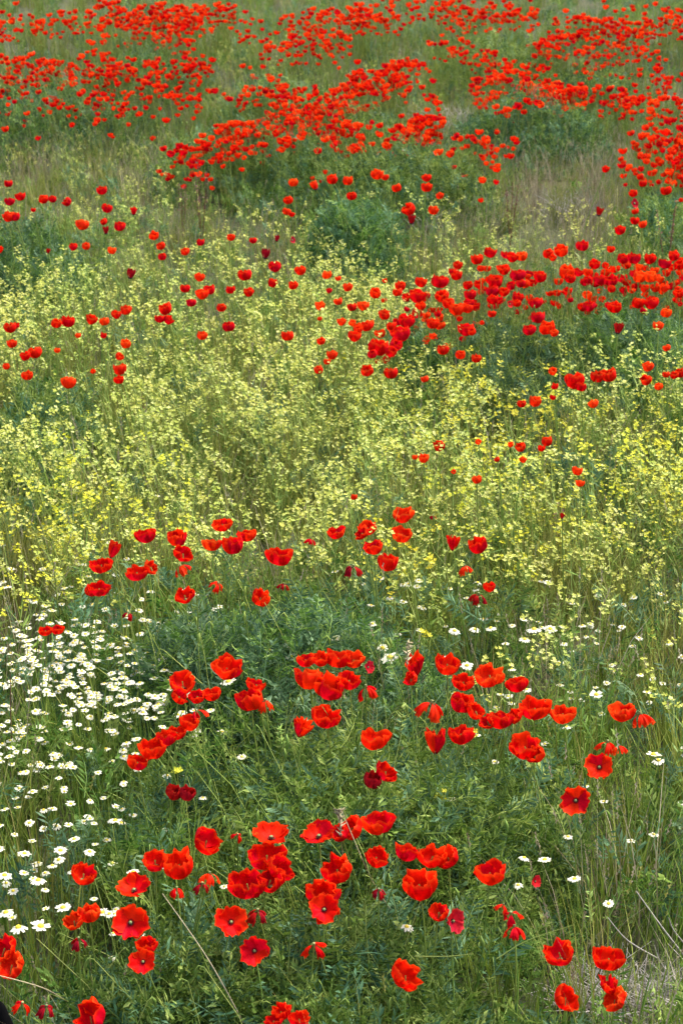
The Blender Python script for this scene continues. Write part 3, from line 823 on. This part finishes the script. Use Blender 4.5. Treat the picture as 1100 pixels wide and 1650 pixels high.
# ------------------------------------------------------------------ yellow flowering plants
MU = [mustard_arrays(s) for s in range(7)]
MU_ME = [(st.mesh('stem', [M['stem']]), bl.mesh('blossoms', [M['mustard']]), bl.mesh('blossoms', [M['yellow']])) for st, bl in MU]
T_MU = [join_mats(st, bl, 'pale_plant', [M['stem'], M['mustard']]) for st, bl in MU]
T_YE = [join_mats(st, bl, 'yellow_plant', [M['stem'], M['yellow']]) for st, bl in MU]
x, y, z, r = cand(85, y1=26, fall=9, seed=5); g, px, py = maps(x, y, .38)
k = (r.random(len(x)) < g['mustard'] * .74) & (py < 1150)
x, y, z, px, py = x[k], y[k], z[k], px[k], py[k]; ye = r.random(len(x)) < g['yellowish'][k] * .55
order = np.argsort(y); inview = (px > 0) & (px < 1100) & (py > 0)
own = [i for i in order if inview[i]][:280]; ownset = np.zeros(len(x), bool); ownset[own] = True
for i in own:
    m = r.integers(len(MU)); s = r.uniform(.8, 1.15)
    yy = ye[i]; zone = ('beside the daisies at the left edge' if px[i] < 170 and py[i] > 820 else 'just behind the grey green poppy mound' if px[i] < 800 else 'thinly spread in the grass at the right' if py[i] > 850 else 'in the yellow drift behind the right end of the poppies')
    if zone.startswith('just behind'):
        zone = 'behind ' + ('the leaning stack of poppies' if px[i] < 200 else 'the left high poppies' if px[i] < 320 else 'the central touching trio' if px[i] < 430 else 'the large wide poppy' if px[i] < 520
                            else 'the central right poppy cluster' if px[i] < 670 else 'the round right end poppy') + (', close by' if py[i] > 790 else ', farther back' if py[i] < 740 else ', midway back')
    elif zone.startswith('in the yellow'): zone = 'in the drift right of all near poppies' + (', near its right edge' if px[i] > 960 else ', toward the middle')
    root = empty('mustard_plant', (x[i], y[i], z[i] - .01), r.uniform(0, 6.28), s); root.rotation_euler = (r.uniform(-.1, .1), r.uniform(-.1, .1), r.uniform(0, 6.28))
    bs = beside(px[i], py[i], 130)
    tag(root, ('strong yellow' if yy else 'pale yellow') + (' wildflower ' + bs if bs else ' branching wildflower ' + zone), 'wildflower', ('strong yellow' if yy else 'pale yellow') + ' wildflowers ' + zone)
    link('stem', MU_ME[m][0], root); link('blossoms', MU_ME[m][2 if yy else 1], root)
for nm, T, kk in (('pale_yellow_wildflowers', T_MU, ~ye & ~ownset), ('strong_yellow_wildflowers', T_YE, ye & ~ownset)):
    lay(nm, T, x[kk], y[kk], z[kk], r, nm.replace('_', ' ').replace('wildflowers', 'wildflowers in a broad drift across the meadow'), .8, 1.15, .12)
for (qx, qy, lab) in ((681, 1020, 'single yellow flower standing above the grass behind the long red row'), (713, 1280, 'single yellow flower in the foliage between the two near mounds'),
                      (285, 1241, 'single yellow flower just above the lone dark red poppy'), (760, 1182, 'small yellow flower low behind the ragged red poppy row')):
    X_, Y_, Z_ = at(qx, qy, .34); root = empty('mustard_plant', (X_, Y_, Z_ - .34)); tag(root, lab, 'wildflower', 'lone yellow wildflowers')
    st, bl = Acc(), Acc(); rr = random.Random(qx); tube(st, [(0, 0, 0), (.01, 0, .2), (0, 0, .34)], [.002, .0016, .001], 4, .6)
    for j in range(7): blossom(bl, np.array([rr.gauss(0, .007), rr.gauss(0, .007), .34 + rr.uniform(-.015, .008)]), rr, .009, 0)
    link('stem', st.mesh('stem', [M['stem']]), root); link('blossoms', bl.mesh('blossoms', [M['yellow']]), root)

# ------------------------------------------------------------------ daisies
DA = [daisy_arrays(s) for s in range(6)]
DA_ME = [(a.mesh('ray_petals', [M['white']]), b.mesh('disc', [M['disc']], True)) for a, b in DA]
dst = Acc(); tube(dst, [(0, 0, -1), (.03, .02, -.5), (0, 0, 0)], [.0009 / .25] * 3, 3, .5); DST = dst.mesh('stem', [M['stem']])
def daisy(x, y, z0, h, s, label, group, r):
    root = empty('daisy', (x, y, z0 + h)); tag(root, label, 'daisy', group)
    e = (r.uniform(-.2, .2), r.uniform(-.2, .2), r.uniform(0, 6.28)); a, b = DA_ME[int(r.integers(len(DA_ME)))]
    link('ray_petals', a, root, (0, 0, 0), e, s); link('disc', b, root, (0, 0, 0), e, s)
    st = link('stem', DST, root); st.scale = (.25, .25, h)
r = np.random.default_rng(77)
for (qx, qy, s, lab) in ((8, 1410, 1.25, 'white daisy cut by the left edge above the cut red poppy'), (62, 1418, 1.25, 'large white daisy left of the small round red poppy'), (40, 1375, 1.1, 'white daisy above the large white daisy near the left edge'),
        (98, 1370, 1.1, 'white daisy just above the leftmost round poppy'), (95, 1385, 1.0, 'white daisy beside the leftmost round poppy'), (145, 1372, 1.0, 'lone white daisy between two poppies of the nearest mound'),
        (102, 1462, 1.3, 'wide white daisy left of the tattered orange poppy'), (66, 1492, 1.6, 'very wide white daisy below the left daisies'), (30, 1494, 1.5, 'wide white daisy nearest the cut poppy'), (10, 1470, 1.3, 'white daisy with raised disc at the left edge'),
        (165, 1470, 1.1, 'white daisy between the tattered poppy and the open poppy'), (186, 1322, 1.2, 'white daisy standing alone above the others on the left'), (120, 1352, 1.0, 'small white daisy high among the left daisies'),
        (215, 1405, 1.1, 'white daisy touching the flat bowl poppy'), (176, 1472, .9, 'small white daisy beside the open poppy rim'), (655, 1493, 1.1, 'single white daisy in the middle of the nearest mound'),
        (877, 1385, 1.2, 'roundish white daisy right of the nearest mound'), (925, 1416, 1.1, 'white daisy standing over yellowish grass at the right'), (844, 1382, .9, 'small white daisy right of the tilted poppy'), (725, 1287, .9, 'white daisy beside the single yellow flower'),
        (540, 1028, 1.2, 'white daisy behind the crowded red crest'), (616, 1044, 1.5, 'white daisy between crowded crest and folded poppy'), (628, 1059, 1.9, 'very flat wide white daisy right of the crowded crest'), (465, 1039, 1.2, 'white daisy left of the crowded red crest'), (435, 1048, 1.2, 'white daisy above the cupped poppy'),
        (752, 1072, 1.3, 'white daisy between two poppies of the right row'), (470, 1058, 1.3, 'white daisy touching the left end of the crowded crest'), (824, 1078, .9, 'white daisy right of the wide orange rimmed poppy'), (848, 1111, .9, 'white daisy touching the right poppy of the row'), (670, 1060, 1.5, 'white daisy lying over the folded striped poppy'),
        (960, 1119, 1.4, 'white daisy left of the lone right poppy'), (1052, 1216, 1.6, 'pair of flat white daisy heads at the right edge, upper one'), (1060, 1225, 1.2, 'pair of flat white daisy heads at the right edge, lower one'), (368, 1098, 1.6, 'white daisy right under the bowl poppy near the daisies'),
        (600, 1005, 1.0, 'white daisy left of the small yellow flower'), (732, 1016, 1.2, 'white daisy right of the small yellow flower'), (765, 1014, 1.2, 'left daisy of a short flat row'), (790, 1012, 1.2, 'middle daisy of a short flat row'), (860, 1014, 1.6, 'wide daisy of the right flat row'), (886, 1013, 1.4, 'end daisy of the right flat row'), (845, 1030, 1.2, 'white daisy just below the right flat row')):
    X_, Y_, Z_ = at(qx, qy, .30); daisy(X_, Y_, Z_ - .30, .30, s * 1.15, lab, 'standout white daisies', r)
x, y, z, r = cand(1300, y0=3.3, y1=8.5, fall=20, seed=6); g, px, py = maps(x, y, .24)
k = r.random(len(x)) < g['daisy'] * 1.0; x, y, z, px, py = x[k], y[k], z[k], px[k], py[k]
order = np.argsort(y); cnt = 0; rest = []
for i in order:
    vis = -10 < px[i] < 1110 and py[i] < 1660
    if vis and cnt < 258:
        cnt += 1
        zone = ('in the sparse daisies left of the nearest poppies' if px[i] < 260 and py[i] > 1270 else 'at the front of the white carpet' if px[i] < 330 and py[i] > 1170 else 'in the middle of the white carpet' if px[i] < 330 and py[i] > 1090
                else 'at the back of the white carpet' if px[i] < 330 else 'scattered in green grass right of the poppy mounds' if px[i] > 700 else 'scattered among the near poppy mounds')
        if 'carpet' in zone: zone += ', ' + ('by the thin dark stem' if px[i] < 70 else 'well left of the poppies' if px[i] < 150 else 'toward the slanting poppy chain' if px[i] < 225 else 'close to the poppy mound')
        zone = zone.replace(' nearest the grey green leaves', ' front')
        daisy(x[i], y[i], z[i], r.uniform(.19, .28), r.uniform(.72, 1.08), 'small white daisy ' + (beside(px[i], py[i], 130) or zone), 'daisies ' + zone, r)
    else: rest.append(i)
if rest:
    tm = []
    for a, b in DA:
        acc = Acc(); v, f, t, m = a.arrays(); acc.add(v + (0, 0, .24), f, t, 0); v, f, t, m = b.arrays(); acc.add(v + (0, 0, .24), f, t, 1)
        tube(acc, [(0, 0, 0), (.006, .004, .12), (0, 0, .24)], [.0009] * 3, 3, .5, 2); tm.append(acc.mesh('daisy_kind', [M['white'], M['disc'], M['stem']]))
    rest = np.array(rest); lay('far_daisies', tm, x[rest], y[rest], z[rest], r, 'small white daisies at the back of the carpet', .75, 1.08, .2)

# ------------------------------------------------------------------ poppies one by one

def build_near(txt, h, group):
    for i, ln in enumerate(txt.strip().splitlines()):
        a, lab = ln.split('|'); px, py, w, kd = a.split()
        px, py, w = float(px), float(py), float(w)
        hh = h(px, py)
        kd2 = {'D': 'd', 'P': 'p'}.get(kd, kd)
        make_poppy(px, py, w, kd2, hh, lab, group, True)
build_near(NEAR_A, lambda px, py: .46 - .10 * max(0, min(1, (py - 1400) / 240)), 'poppies of the nearest mound')
build_near(NEAR_B, lambda px, py: .48 - .09 * max(0, min(1, (py - 1110) / 170)), 'poppies of the long red row')
build_near(NEAR_C, lambda px, py: .49 - .06 * max(0, min(1, (py - 890) / 80)), 'poppies of the grey green mound')

MID = {
 'at the left edge above the bare twigs': '14 295 14b,33 316 16b,16 324 16b,14 348 20b,24 348 18b,70 320 17b,85 320 14b,108 325 15t,133 361 21B,118 397 14b,139 396 14B,54 338 8w,78 405 8d',
 'in the loose string sloping down from the left green clump': '164 306 17b,173 335 17b,167 357 12t,193 364 18b,216 341 13s,171 372 12d,181 403 14B,248 379 16b,259 396 14t,262 413 14b,211 442 16d',
 'dotted along the top of the pale yellow drift': '298 405 14B,323 390 13b,372 382 13b,408 387 12b,446 385 10d,470 387 12p,428 410 16d,395 442 22b,401 470 17B,443 429 20b,440 455 18b,484 435 18b,472 459 16b,526 442 16B,371 466 16b,357 495 16W',
 'in the small tight knot left of centre': '322 446 16b,298 464 16b,326 473 20b,338 466 18b,308 487 16b,266 497 22b,258 513 16b,272 515 16t,368 525 20b',
 'along the left edge of the yellow drift': '17 527 20B,26 524 12b,20 553 16B,41 573 17b,57 567 22b,45 604 18B,11 590 12W,91 520 18b,110 517 22b,148 514 18B,168 517 16B,188 506 16B,203 499 18B,167 540 11w,92 564 10W',
 'around the green clump in the left yellow drift': '111 615 24B,193 594 22B,203 553 18B,193 574 14t,192 611 16b,126 540 10W,325 540 16W,464 540 20b,150 598 9w',
 'half hidden in yellow flowers in the middle': '515 492 16B,515 513 8W,530 468 10b,545 485 14B,517 549 14b,535 571 18B,527 582 12W,513 595 16W,590 597 20B,630 600 22B,684 610 13W,550 518 14B,560 462 16B,545 448 10W',
 'low at the left end of the dense red bank': '605 472 19b,620 452 8b,567 494 16B,585 492 18B,620 507 18B,590 525 19b,571 541 20b,576 530 16b,567 520 12W,610 558 32c,630 566 20t,637 555 22t,600 570 16b,645 537 30c,655 516 26b,655 498 10w',
 'in the left half of the dense red bank': '645 460 18b,640 470 16b,678 454 19b,673 476 26c,678 492 16b,707 452 26c,735 443 18b,729 437 14b,712 476 22b,722 488 20b,735 497 24b,752 496 18b,757 474 20c,755 488 16b,697 520 21c,705 505 12w,697 541 12W,713 563 19B,742 571 17b,767 577 16B',
 'in the upper middle of the dense red bank': '768 417 20b,789 406 20b,774 432 12b,825 414 18b,840 412 18B,812 434 19b,832 442 24b,838 456 16b,798 453 24b,793 468 22b,793 482 18b,811 470 17b,820 490 12p,834 478 19b,832 488 14b,792 505 14b,776 520 8w,750 530 24b,760 534 14b',
 'around the dark heart of the dense red bank': '870 445 22b,862 487 22b,866 510 24b,851 531 20b,880 527 26c,892 536 14W,918 483 10w,906 470 6w,948 493 20b,883 408 18b,903 403 22b,890 415 12w,913 437 28c,918 448 18b,938 395 20b,983 401 13w',
 'in the right part of the dense red bank': '945 450 14b,957 425 18b,975 428 12t,965 450 20b,984 451 22b,985 465 14W,1003 416 20b,1020 415 22b,1047 416 20b,1070 424 20b,1085 412 18b,1094 426 18b,1030 445 22B,1048 445 22B,1020 440 14b,1070 463 16b,1093 472 17b',
 'low at the right side of the dense red bank': '990 494 22b,983 492 16b,1027 487 22b,1048 487 24b,1072 503 18B,1060 524 18B,995 530 18d,1073 560 13W,1098 447 10w,1095 490 8w,1036 500 12w',
 'in orange and red where bank meets yellow drift': '925 612 32b,935 622 18b,980 603 26B,962 606 22W,893 622 12b,890 640 10w,1043 590 18B,1040 612 18W,1060 622 14W,1095 600 18W,1085 604 14W,955 650 16W,862 646 20W,840 650 14W,890 598 14W,1072 603 12W',
 'faded and scattered low in the yellow drift': '880 710 19B,872 722 12b,842 740 12W,838 720 17W,822 716 10W,800 740 9W,770 712 10W,707 718 19W,682 738 17W,668 736 10W,930 758 17W,934 778 14W,768 772 16W,730 760 8W,570 800 12W,905 832 9D',
 'above the round dark green clump': '535 288 19b,507 300 15s,472 293 16B,464 322 15b,462 340 14W,560 290 18b,566 315 16b,607 280 20b,620 285 12w,639 302 16b,687 286 15b,687 301 18b,708 315 13B,698 338 17B,658 337 22t,663 355 15d,470 345 10w',
 'down the right edge below the dry grass': '1035 295 14b,1030 284 12b,1019 311 14b,1020 328 16p,1022 340 12W,1072 306 18c,998 370 18b,1022 355 15b,1034 361 14B,965 342 14d,975 272 13b,1095 285 10b,1032 272 10b,1096 322 8w',
}
ORD = 'first second third fourth fifth sixth seventh eighth ninth tenth eleventh twelfth thirteenth fourteenth fifteenth sixteenth seventeenth eighteenth nineteenth twentieth'.split()
LOOK = {'b': 'red', 'c': 'large rounded red', 'B': 'orange red', 'W': 'faint orange', 'w': 'tiny red', 'd': 'dark dull red', 'p': 'pinkish red', 't': 'sideways turned red', 's': 'narrow red', 'D': 'dark dull red'}
for place, txt in MID.items():
    items = []
    for q in txt.split(','):
        a, b, c = q.split(); items.append((float(a), float(b), float(c[:-1]), c[-1]))
    items.sort()
    looks = [LOOK[i[3]] for i in items]; seen = {}
    for (px, py, w, kd), lk in zip(items, looks):
        n = seen.get(lk, 0); seen[lk] = n + 1; tot = looks.count(lk)
        if tot == 1: lab = 'only %s poppy %s' % (lk, place)
        elif n == 0: lab = 'leftmost %s poppy %s' % (lk, place)
        elif n == tot - 1: lab = 'rightmost %s poppy %s' % (lk, place)
        else: lab = '%s %s poppy from left, %s' % (ORD[n], lk, place)
        make_poppy(px, py, w * 1.12, {'D': 'd'}.get(kd, kd), .53, lab, 'poppies ' + place, False)

# ------------------------------------------------------------------ far poppies

FARP = []
fr = random.Random(5)
def streak(x0, y0, x1, y1, n, th, orange=.25, wide=0):
    for i in range(int(n * 2.05)):
        q = fr.random(); FARP.append((x0 + (x1 - x0) * q + fr.gauss(0, wide or 4), y0 + (y1 - y0) * q + fr.gauss(0, th * .8), fr.random() < orange + .2))
for a in ((640, 480, 760, 440, 16, 12, .1), (760, 425, 880, 450, 20, 14, .1), (900, 450, 1090, 440, 28, 14, .2), (600, 520, 760, 505, 18, 14, .3), (990, 418, 1100, 420, 10, 6, .2), (150, 3, 400, 6, 70, 4, .3), (0, 20, 330, 18, 90, 8, .4), (160, 38, 330, 30, 35, 8, .35), (0, 90, 160, 95, 60, 7, .35), (150, 102, 330, 92, 60, 7, .15), (20, 120, 330, 125, 40, 12, .15),
          (0, 150, 230, 150, 38, 9, .1), (0, 110, 25, 125, 12, 8, .3), (140, 60, 170, 75, 10, 10, .4), (280, 50, 300, 45, 12, 9, .4), (230, 8, 340, 22, 30, 7, .4),
          (280, 240, 300, 224, 12, 5, .1), (300, 218, 480, 212, 28, 6, .4), (345, 212, 420, 180, 34, 5, .4), (370, 200, 540, 185, 38, 12, .3), (440, 160, 560, 155, 52, 8, .3), (375, 136, 560, 140, 45, 6, .5),
          (520, 180, 560, 195, 22, 7, .05), (315, 236, 325, 262, 9, 3, .1), (255, 243, 256, 244, 1, 1, 0), (387, 243, 388, 243, 1, 1, 0), (519, 244, 520, 246, 2, 1, 0), (480, 55, 560, 60, 32, 10, .35), (450, 20, 600, 15, 55, 10, .5),
          (400, 60, 500, 70, 14, 12, .3), (560, 10, 640, 20, 38, 9, .4), (560, 120, 680, 88, 60, 8, .25), (600, 110, 660, 112, 16, 10, .2), (550, 140, 660, 125, 22, 12, .2), (660, 185, 705, 190, 32, 5, .1), (630, 210, 680, 195, 26, 5, .2),
          (560, 190, 590, 208, 12, 9, .2), (550, 220, 610, 220, 8, 3, .3), (740, 205, 805, 212, 18, 6, .3), (797, 226, 800, 230, 4, 2, .5), (736, 243, 738, 245, 2, 1, .5), (786, 258, 788, 259, 1, 1, 0), (772, 274, 773, 275, 1, 1, 0),
          (745, 5, 860, 12, 60, 8, .3), (720, 22, 760, 24, 10, 4, .5), (745, 75, 800, 78, 16, 5, .2), (780, 100, 880, 90, 28, 14, .2), (765, 136, 830, 112, 28, 6, .3), (860, 65, 925, 52, 36, 7, .2), (930, 25, 1060, 30, 75, 12, .35),
          (900, 20, 1000, 45, 30, 12, .3), (940, 70, 970, 90, 24, 10, .25), (985, 65, 1050, 70, 14, 12, .2), (845, 131, 965, 138, 70, 5, .45), (870, 150, 970, 150, 14, 8, .3), (1000, 140, 1025, 150, 26, 5, .1), (1005, 158, 1008, 160, 3, 2, .1),
          (1040, 125, 1100, 105, 12, 6, .2), (1055, 165, 1100, 150, 20, 8, .3), (1038, 205, 1060, 198, 18, 7, .25), (1055, 215, 1060, 228, 7, 4, .3), (1025, 235, 1025, 262, 10, 4, .3), (1080, 240, 1110, 225, 30, 9, .2), (1080, 262, 1100, 255, 10, 6, .3),
          (1090, 190, 1100, 205, 12, 8, .2), (1060, 10, 1100, 20, 20, 8, .7), (700, 60, 760, 62, 14, 6, .1), (790, 170, 850, 160, 8, 5, .2), (380, 30, 450, 60, 10, 12, .3), (640, 2, 760, 0, 30, 4, .3), (400, 100, 470, 120, 12, 10, .3),
          (680, 130, 700, 150, 8, 8, .2), (0, 190, 300, 190, 6, 6, .2), (250, 130, 330, 150, 14, 8, .2), (1000, 90, 1100, 80, 10, 12, .3),
          (-250, 20, 0, 30, 80, 12, .3), (-250, 110, 0, 130, 70, 16, .3), (1100, 30, 1350, 20, 80, 14, .3), (1100, 130, 1350, 150, 60, 20, .2), (1100, 240, 1300, 250, 70, 20, .2), (1100, 440, 1350, 470, 90, 30, .1), (-250, 330, 0, 350, 30, 25, .1)):
    streak(*a)
P = []; fo = []
for (px, py, og) in FARP:
    X_, Y_, Z_ = at(px, py, .44); P.append((X_, Y_, Z_ - .44)); fo.append(og)
for i in range(1500):   # the meadow goes on beyond the upper edge of the view
    Y_ = fr.uniform(21, 38); X_ = fr.uniform(-.21, .21) * Y_ * 1.2
    if fr.random() < float(clump_noise(X_ * .6, Y_ * .6, 1.0, 3.)) ** 1.5: P.append((X_, Y_, float(gz(X_, Y_)))); fo.append(fr.random() < .3)
P = np.array(P); fo = np.array(fo); tm = []
for mt in ('red', 'orange'):
    for k, form in enumerate(['globe', 'cup', 'globe', 'bowl']):
        acc = Acc(); v, f, t, m = head_arrays(form, k + 40).arrays(); acc.add(v * .050 / WIDTH[form] * (.75, 1.1, .9, 1.25)[k] + (0, 0, .43), f, t, 0); acc.m[-1] = m
        tube(acc, [(0, 0, 0), (.02, .01, .22), (0, 0, .43)], [.002] * 3, 3, .6, 3)
        tm.append(acc.mesh('far_poppy', [M[mt], M['pod'], M['stamen'], M['stem']], True))
r = np.random.default_rng(8); n = len(P)
scatter('far_poppies', tm, P, np.stack([r.uniform(-.25, .25, n), r.uniform(-.25, .25, n), r.uniform(0, 6.28, n)], -1), r.uniform(.62, 1.0, n), r.integers(0, 4, n) + 4 * fo, 'hundreds of small red and orange poppies in the distance')

# ------------------------------------------------------------------ dry stalks, twigs and single tall stems
def stalk(name, pts_px, rad, mat, label, cat, group=None, seedy=0):
    """a thin stalk through (pixel x, pixel y, height) points"""
    w = [at(a, b, c) for a, b, c in pts_px]; acc = Acc(); n = 14; pts = []
    for i in range(n + 1):
        q = i / n * (len(w) - 1); j = min(int(q), len(w) - 2); u = q - j
        p0, p1, p2, p3 = (np.array(w[max(j - 1, 0)]), np.array(w[j]), np.array(w[j + 1]), np.array(w[min(j + 2, len(w) - 1)]))
        pts.append(.5 * ((2 * p1) + (-p0 + p2) * u + (2 * p0 - 5 * p1 + 4 * p2 - p3) * u * u + (-p0 + 3 * p1 - 3 * p2 + p3) * u ** 3))
    o = pts[0].copy(); pts = [p - o for p in pts]
    tube(acc, pts, [rad * (1 - .55 * i / n) for i in range(n + 1)], 5, .7)
    root = empty(name, tuple(o)); tag(root, label, cat, group)
    link('stalk', acc.mesh('stalk', [M[mat]], True), root)
    if seedy:
        a2 = Acc(); rr = random.Random(int(pts_px[0][0]))
        for i in range(seedy):
            q = n - (i / seedy) * n * .35; j = int(min(q, n - 1)); p = pts[j] + (pts[j + 1] - pts[j]) * (q - j)
            d = np.array([rr.gauss(0, 1), rr.gauss(0, 1), rr.gauss(.6, .5)]); d /= np.linalg.norm(d); s = np.cross(d, (0, 1, .2)) * .004
            a2.add([p - s, p + s, p + d * .018, p + np.cross(d, s) ], [(0, 1, 2), (1, 3, 2), (3, 0, 2)], rr.random())
        link('seeds', a2.mesh('seeds', [M[mat]]), root)
stalk('dry_stalk', [(392, 1648, .25), (335, 1545, .40), (262, 1440, .52)], .0017, 'straw', 'long straw stalk leaning from the open poppies to the flat bowl', 'stalk', 'pale leaning stalks')
stalk('dry_stalk', [(110, 1615, .20), (70, 1592, .34), (0, 1572, .42)], .0018, 'straw', 'pale stalk running under the poppies cut by the left edge', 'stalk', 'pale leaning stalks')
stalk('dry_stalk', [(640, 1480, .2), (600, 1420, .4), (548, 1300, .55)], .0013, 'straw', 'thin straw stalk crossing the upper right red group', 'stalk', 'pale leaning stalks')
stalk('dry_stalk', [(668, 1541, .42), (720, 1541, .43), (762, 1537, .44)], .0014, 'stem', 'level pale green stalk right of the low single poppy', 'stalk', 'pale leaning stalks')
stalk('dry_stalk', [(800, 1545, .4), (850, 1515, .45), (925, 1490, .5)], .0013, 'stem', 'pale green stem rising toward the yellowish grass', 'stalk', 'pale leaning stalks')
stalk('grass_spike', [(556, 1420, .15), (551, 1370, .38), (546, 1303, .60)], .0016, 'dry', 'beige grass spike in front of the upper right red group', 'grass spike', 'grass spikes', 30)
stalk('grass_spike', [(640, 1260, .1), (643, 1200, .33), (648, 1140, .5)], .0014, 'stem', 'green grass spike in the middle of the second mound', 'grass spike', 'grass spikes', 30)
stalk('grass_spike', [(458, 1265, .1), (455, 1215, .33), (450, 1175, .45)], .0014, 'stem', 'green grass spike left of the folded shut poppy', 'grass spike', 'grass spikes', 30)
stalk('grass_spike', [(660, 1150, .2), (656, 1090, .45), (656, 1035, .62)], .0014, 'straw', 'beige grass spike behind the folded striped poppy', 'grass spike', 'grass spikes', 24)
stalk('tall_stem', [(318, 1090, .05), (319, 1000, .38), (314, 900, .68)], .0022, 'stem', 'tall straight green stem between two low poppies', 'stem', 'tall stems')
stalk('tall_stem', [(513, 1010, .1), (515, 930, .4), (500, 860, .6)], .0018, 'stem', 'tall green stem in the middle of the grey green mound', 'stem', 'tall stems')
stalk('tall_stem', [(22, 1245, .02), (18, 1160, .30), (17, 1085, .52)], .0022, 'dock', 'dark thin upright stem in the daisies at the left edge', 'stem', 'tall stems')
stalk('dry_twig', [(1105, 1545, .06), (1070, 1500, .22), (1024, 1436, .42)], .0028, 'twig', 'longest bleached twig with a curled tip above the dry brush', 'twig', 'bleached twigs')
stalk('dry_twig', [(1060, 1545, .08), (1010, 1515, .22), (978, 1478, .36)], .0022, 'twig', 'curved bleached twig left of the longest one', 'twig', 'bleached twigs')
stalk('dry_twig', [(1110, 1530, .1), (1085, 1500, .22), (1076, 1478, .32)], .0024, 'twig', 'short thick bleached twig right of the longest one', 'twig', 'bleached twigs')

def brush(px, py, rpx, h, n, label, mat='twig', seed=0, cat='dry brush'):
    x0, y0, z0 = at(px, py, h * .6); z0 -= h * .6; rad = rpx / ppm(x0, y0, z0); rr = random.Random(seed); acc = Acc()
    for i in range(n):
        a = rr.uniform(0, 6.28); q = rad * math.sqrt(rr.random()); b = rr.uniform(0, 6.28); ln = rr.uniform(.5, 1.1) * h
        d = np.array([math.cos(b), math.sin(b), 0]); p = np.array([q * math.cos(a), q * math.sin(a) * .6, 0]); k1 = rr.uniform(.2, 1.4)
        pts = [p + d * ln * k1 * s + np.array([rr.gauss(0, .008), rr.gauss(0, .008), ln * (s - .35 * k1 * s * s)]) for s in (0, .35, .7, 1)]
        tube(acc, pts, [.0018, .0015, .0012, .0006], 3, rr.random())
        if rr.random() < .5:
            e = pts[2] + np.array([rr.gauss(0, .04), rr.gauss(0, .04), rr.uniform(0, .05)]); tube(acc, [pts[2], e], [.0011, .0005], 3, rr.random())
    root = empty('dry_brush', (x0, y0, z0)); tag(root, label, cat, 'patches of dry brush'); link('twigs', acc.mesh('twigs', [M[mat]]), root)
brush(1070, 1600, 95, .16, 330, 'tangled pale dry brush in the bottom right corner', 'twig', 1)
brush(945, 1585, 45, .12, 90, 'small dry tangle between the four poppies at bottom right', 'twig', 2)
brush(85, 428, 42, .24, 120, 'bare grey twigs under the green clump at the left edge', 'twig', 3)
brush(668, 345, 36, .26, 120, 'grey twigs under the pinkish poppies right of the round clump', 'twig', 4)
brush(742, 182, 40, .3, 100, 'pale grey brush behind the wide bright mound', 'twig', 5)
brush(720, 205, 28, .24, 50, 'dull brown tuft beside the far pale brush', 'dry', 6)
brush(920, 320, 40, .22, 90, 'grey dry tangle in the dry grass at the right', 'twig', 7)
for (qx, qy, hp, lab) in ((322, 300, .55, 'rusty brown seeding dock stalk, taller right one of the left pair'), (294, 312, .42, 'rusty brown seeding dock stalk, shorter left one of the left pair'), (1078, 358, .45, 'rusty brown dock stalk at the right edge'),
                          (824, 318, .4, 'small rusty stalk in the dry grass right of centre'), (232, 655, .3, 'dark brown seed stalk in the left yellow drift'), (905, 830, .3, 'brown seed stalk in the grass below the yellow drift')):
    X_, Y_, Z_ = at(qx, qy, hp * .7); Z_ -= hp * .7; root = empty('dock_stalk', (X_, Y_, Z_)); tag(root, lab, 'seed stalk', 'rusty seed stalks'); rr = random.Random(qx); a1 = Acc(); a2 = Acc()
    for b in range(3):
        e = np.array([rr.gauss(0, .035), rr.gauss(0, .035), hp * rr.uniform(.8, 1)]); tube(a1, [(0, 0, 0), e * .5, e], [.003, .0025, .001], 4, .5)
        for i in range(50):
            p = e * rr.uniform(.5, 1) + np.array([rr.gauss(0, .007)] * 2 + [0]); s = rr.uniform(.003, .007); d = np.array([rr.gauss(0, 1), rr.gauss(0, 1), rr.gauss(0, 1)]); d *= s / np.linalg.norm(d); u = np.cross(d, (0, 0, 1)); 
            a2.add([p - d, p + u, p + d, p - u], [(0, 1, 2), (0, 2, 3)], rr.random())
    link('stem', a1.mesh('stem', [M['dock']]), root); link('seeds', a2.mesh('seeds', [M['dock']]), root)

# the black edge that cuts the bottom left corner: a slim dark stake standing close by
bk = bpy.data.materials.new('black rubber'); bk.use_nodes = True; bk.node_tree.nodes['Principled BSDF'].inputs['Base Color'].default_value = (.002, .002, .0025, 1)
bk.node_tree.nodes['Principled BSDF'].inputs['Roughness'].default_value = .8; bk.node_tree.nodes['Principled BSDF'].inputs['Specular IOR Level'].default_value = .05
x0, y0, z0 = at(-9, 1622, .30); acc = Acc(); lathe(acc, [(.0, -.02), (.022, -.02), (.022, .29), (.018, .302), (.012, .309), (.0, .31)], 14, .5)
st = link('black_stake', acc.mesh('black_stake', [bk], True), None, (x0 + .30 * math.sin(.3), y0, z0 - .30 * math.cos(.3)), (0, -.30, 0)); tag(st, 'black stake just entering the picture at the bottom left corner', 'stake')
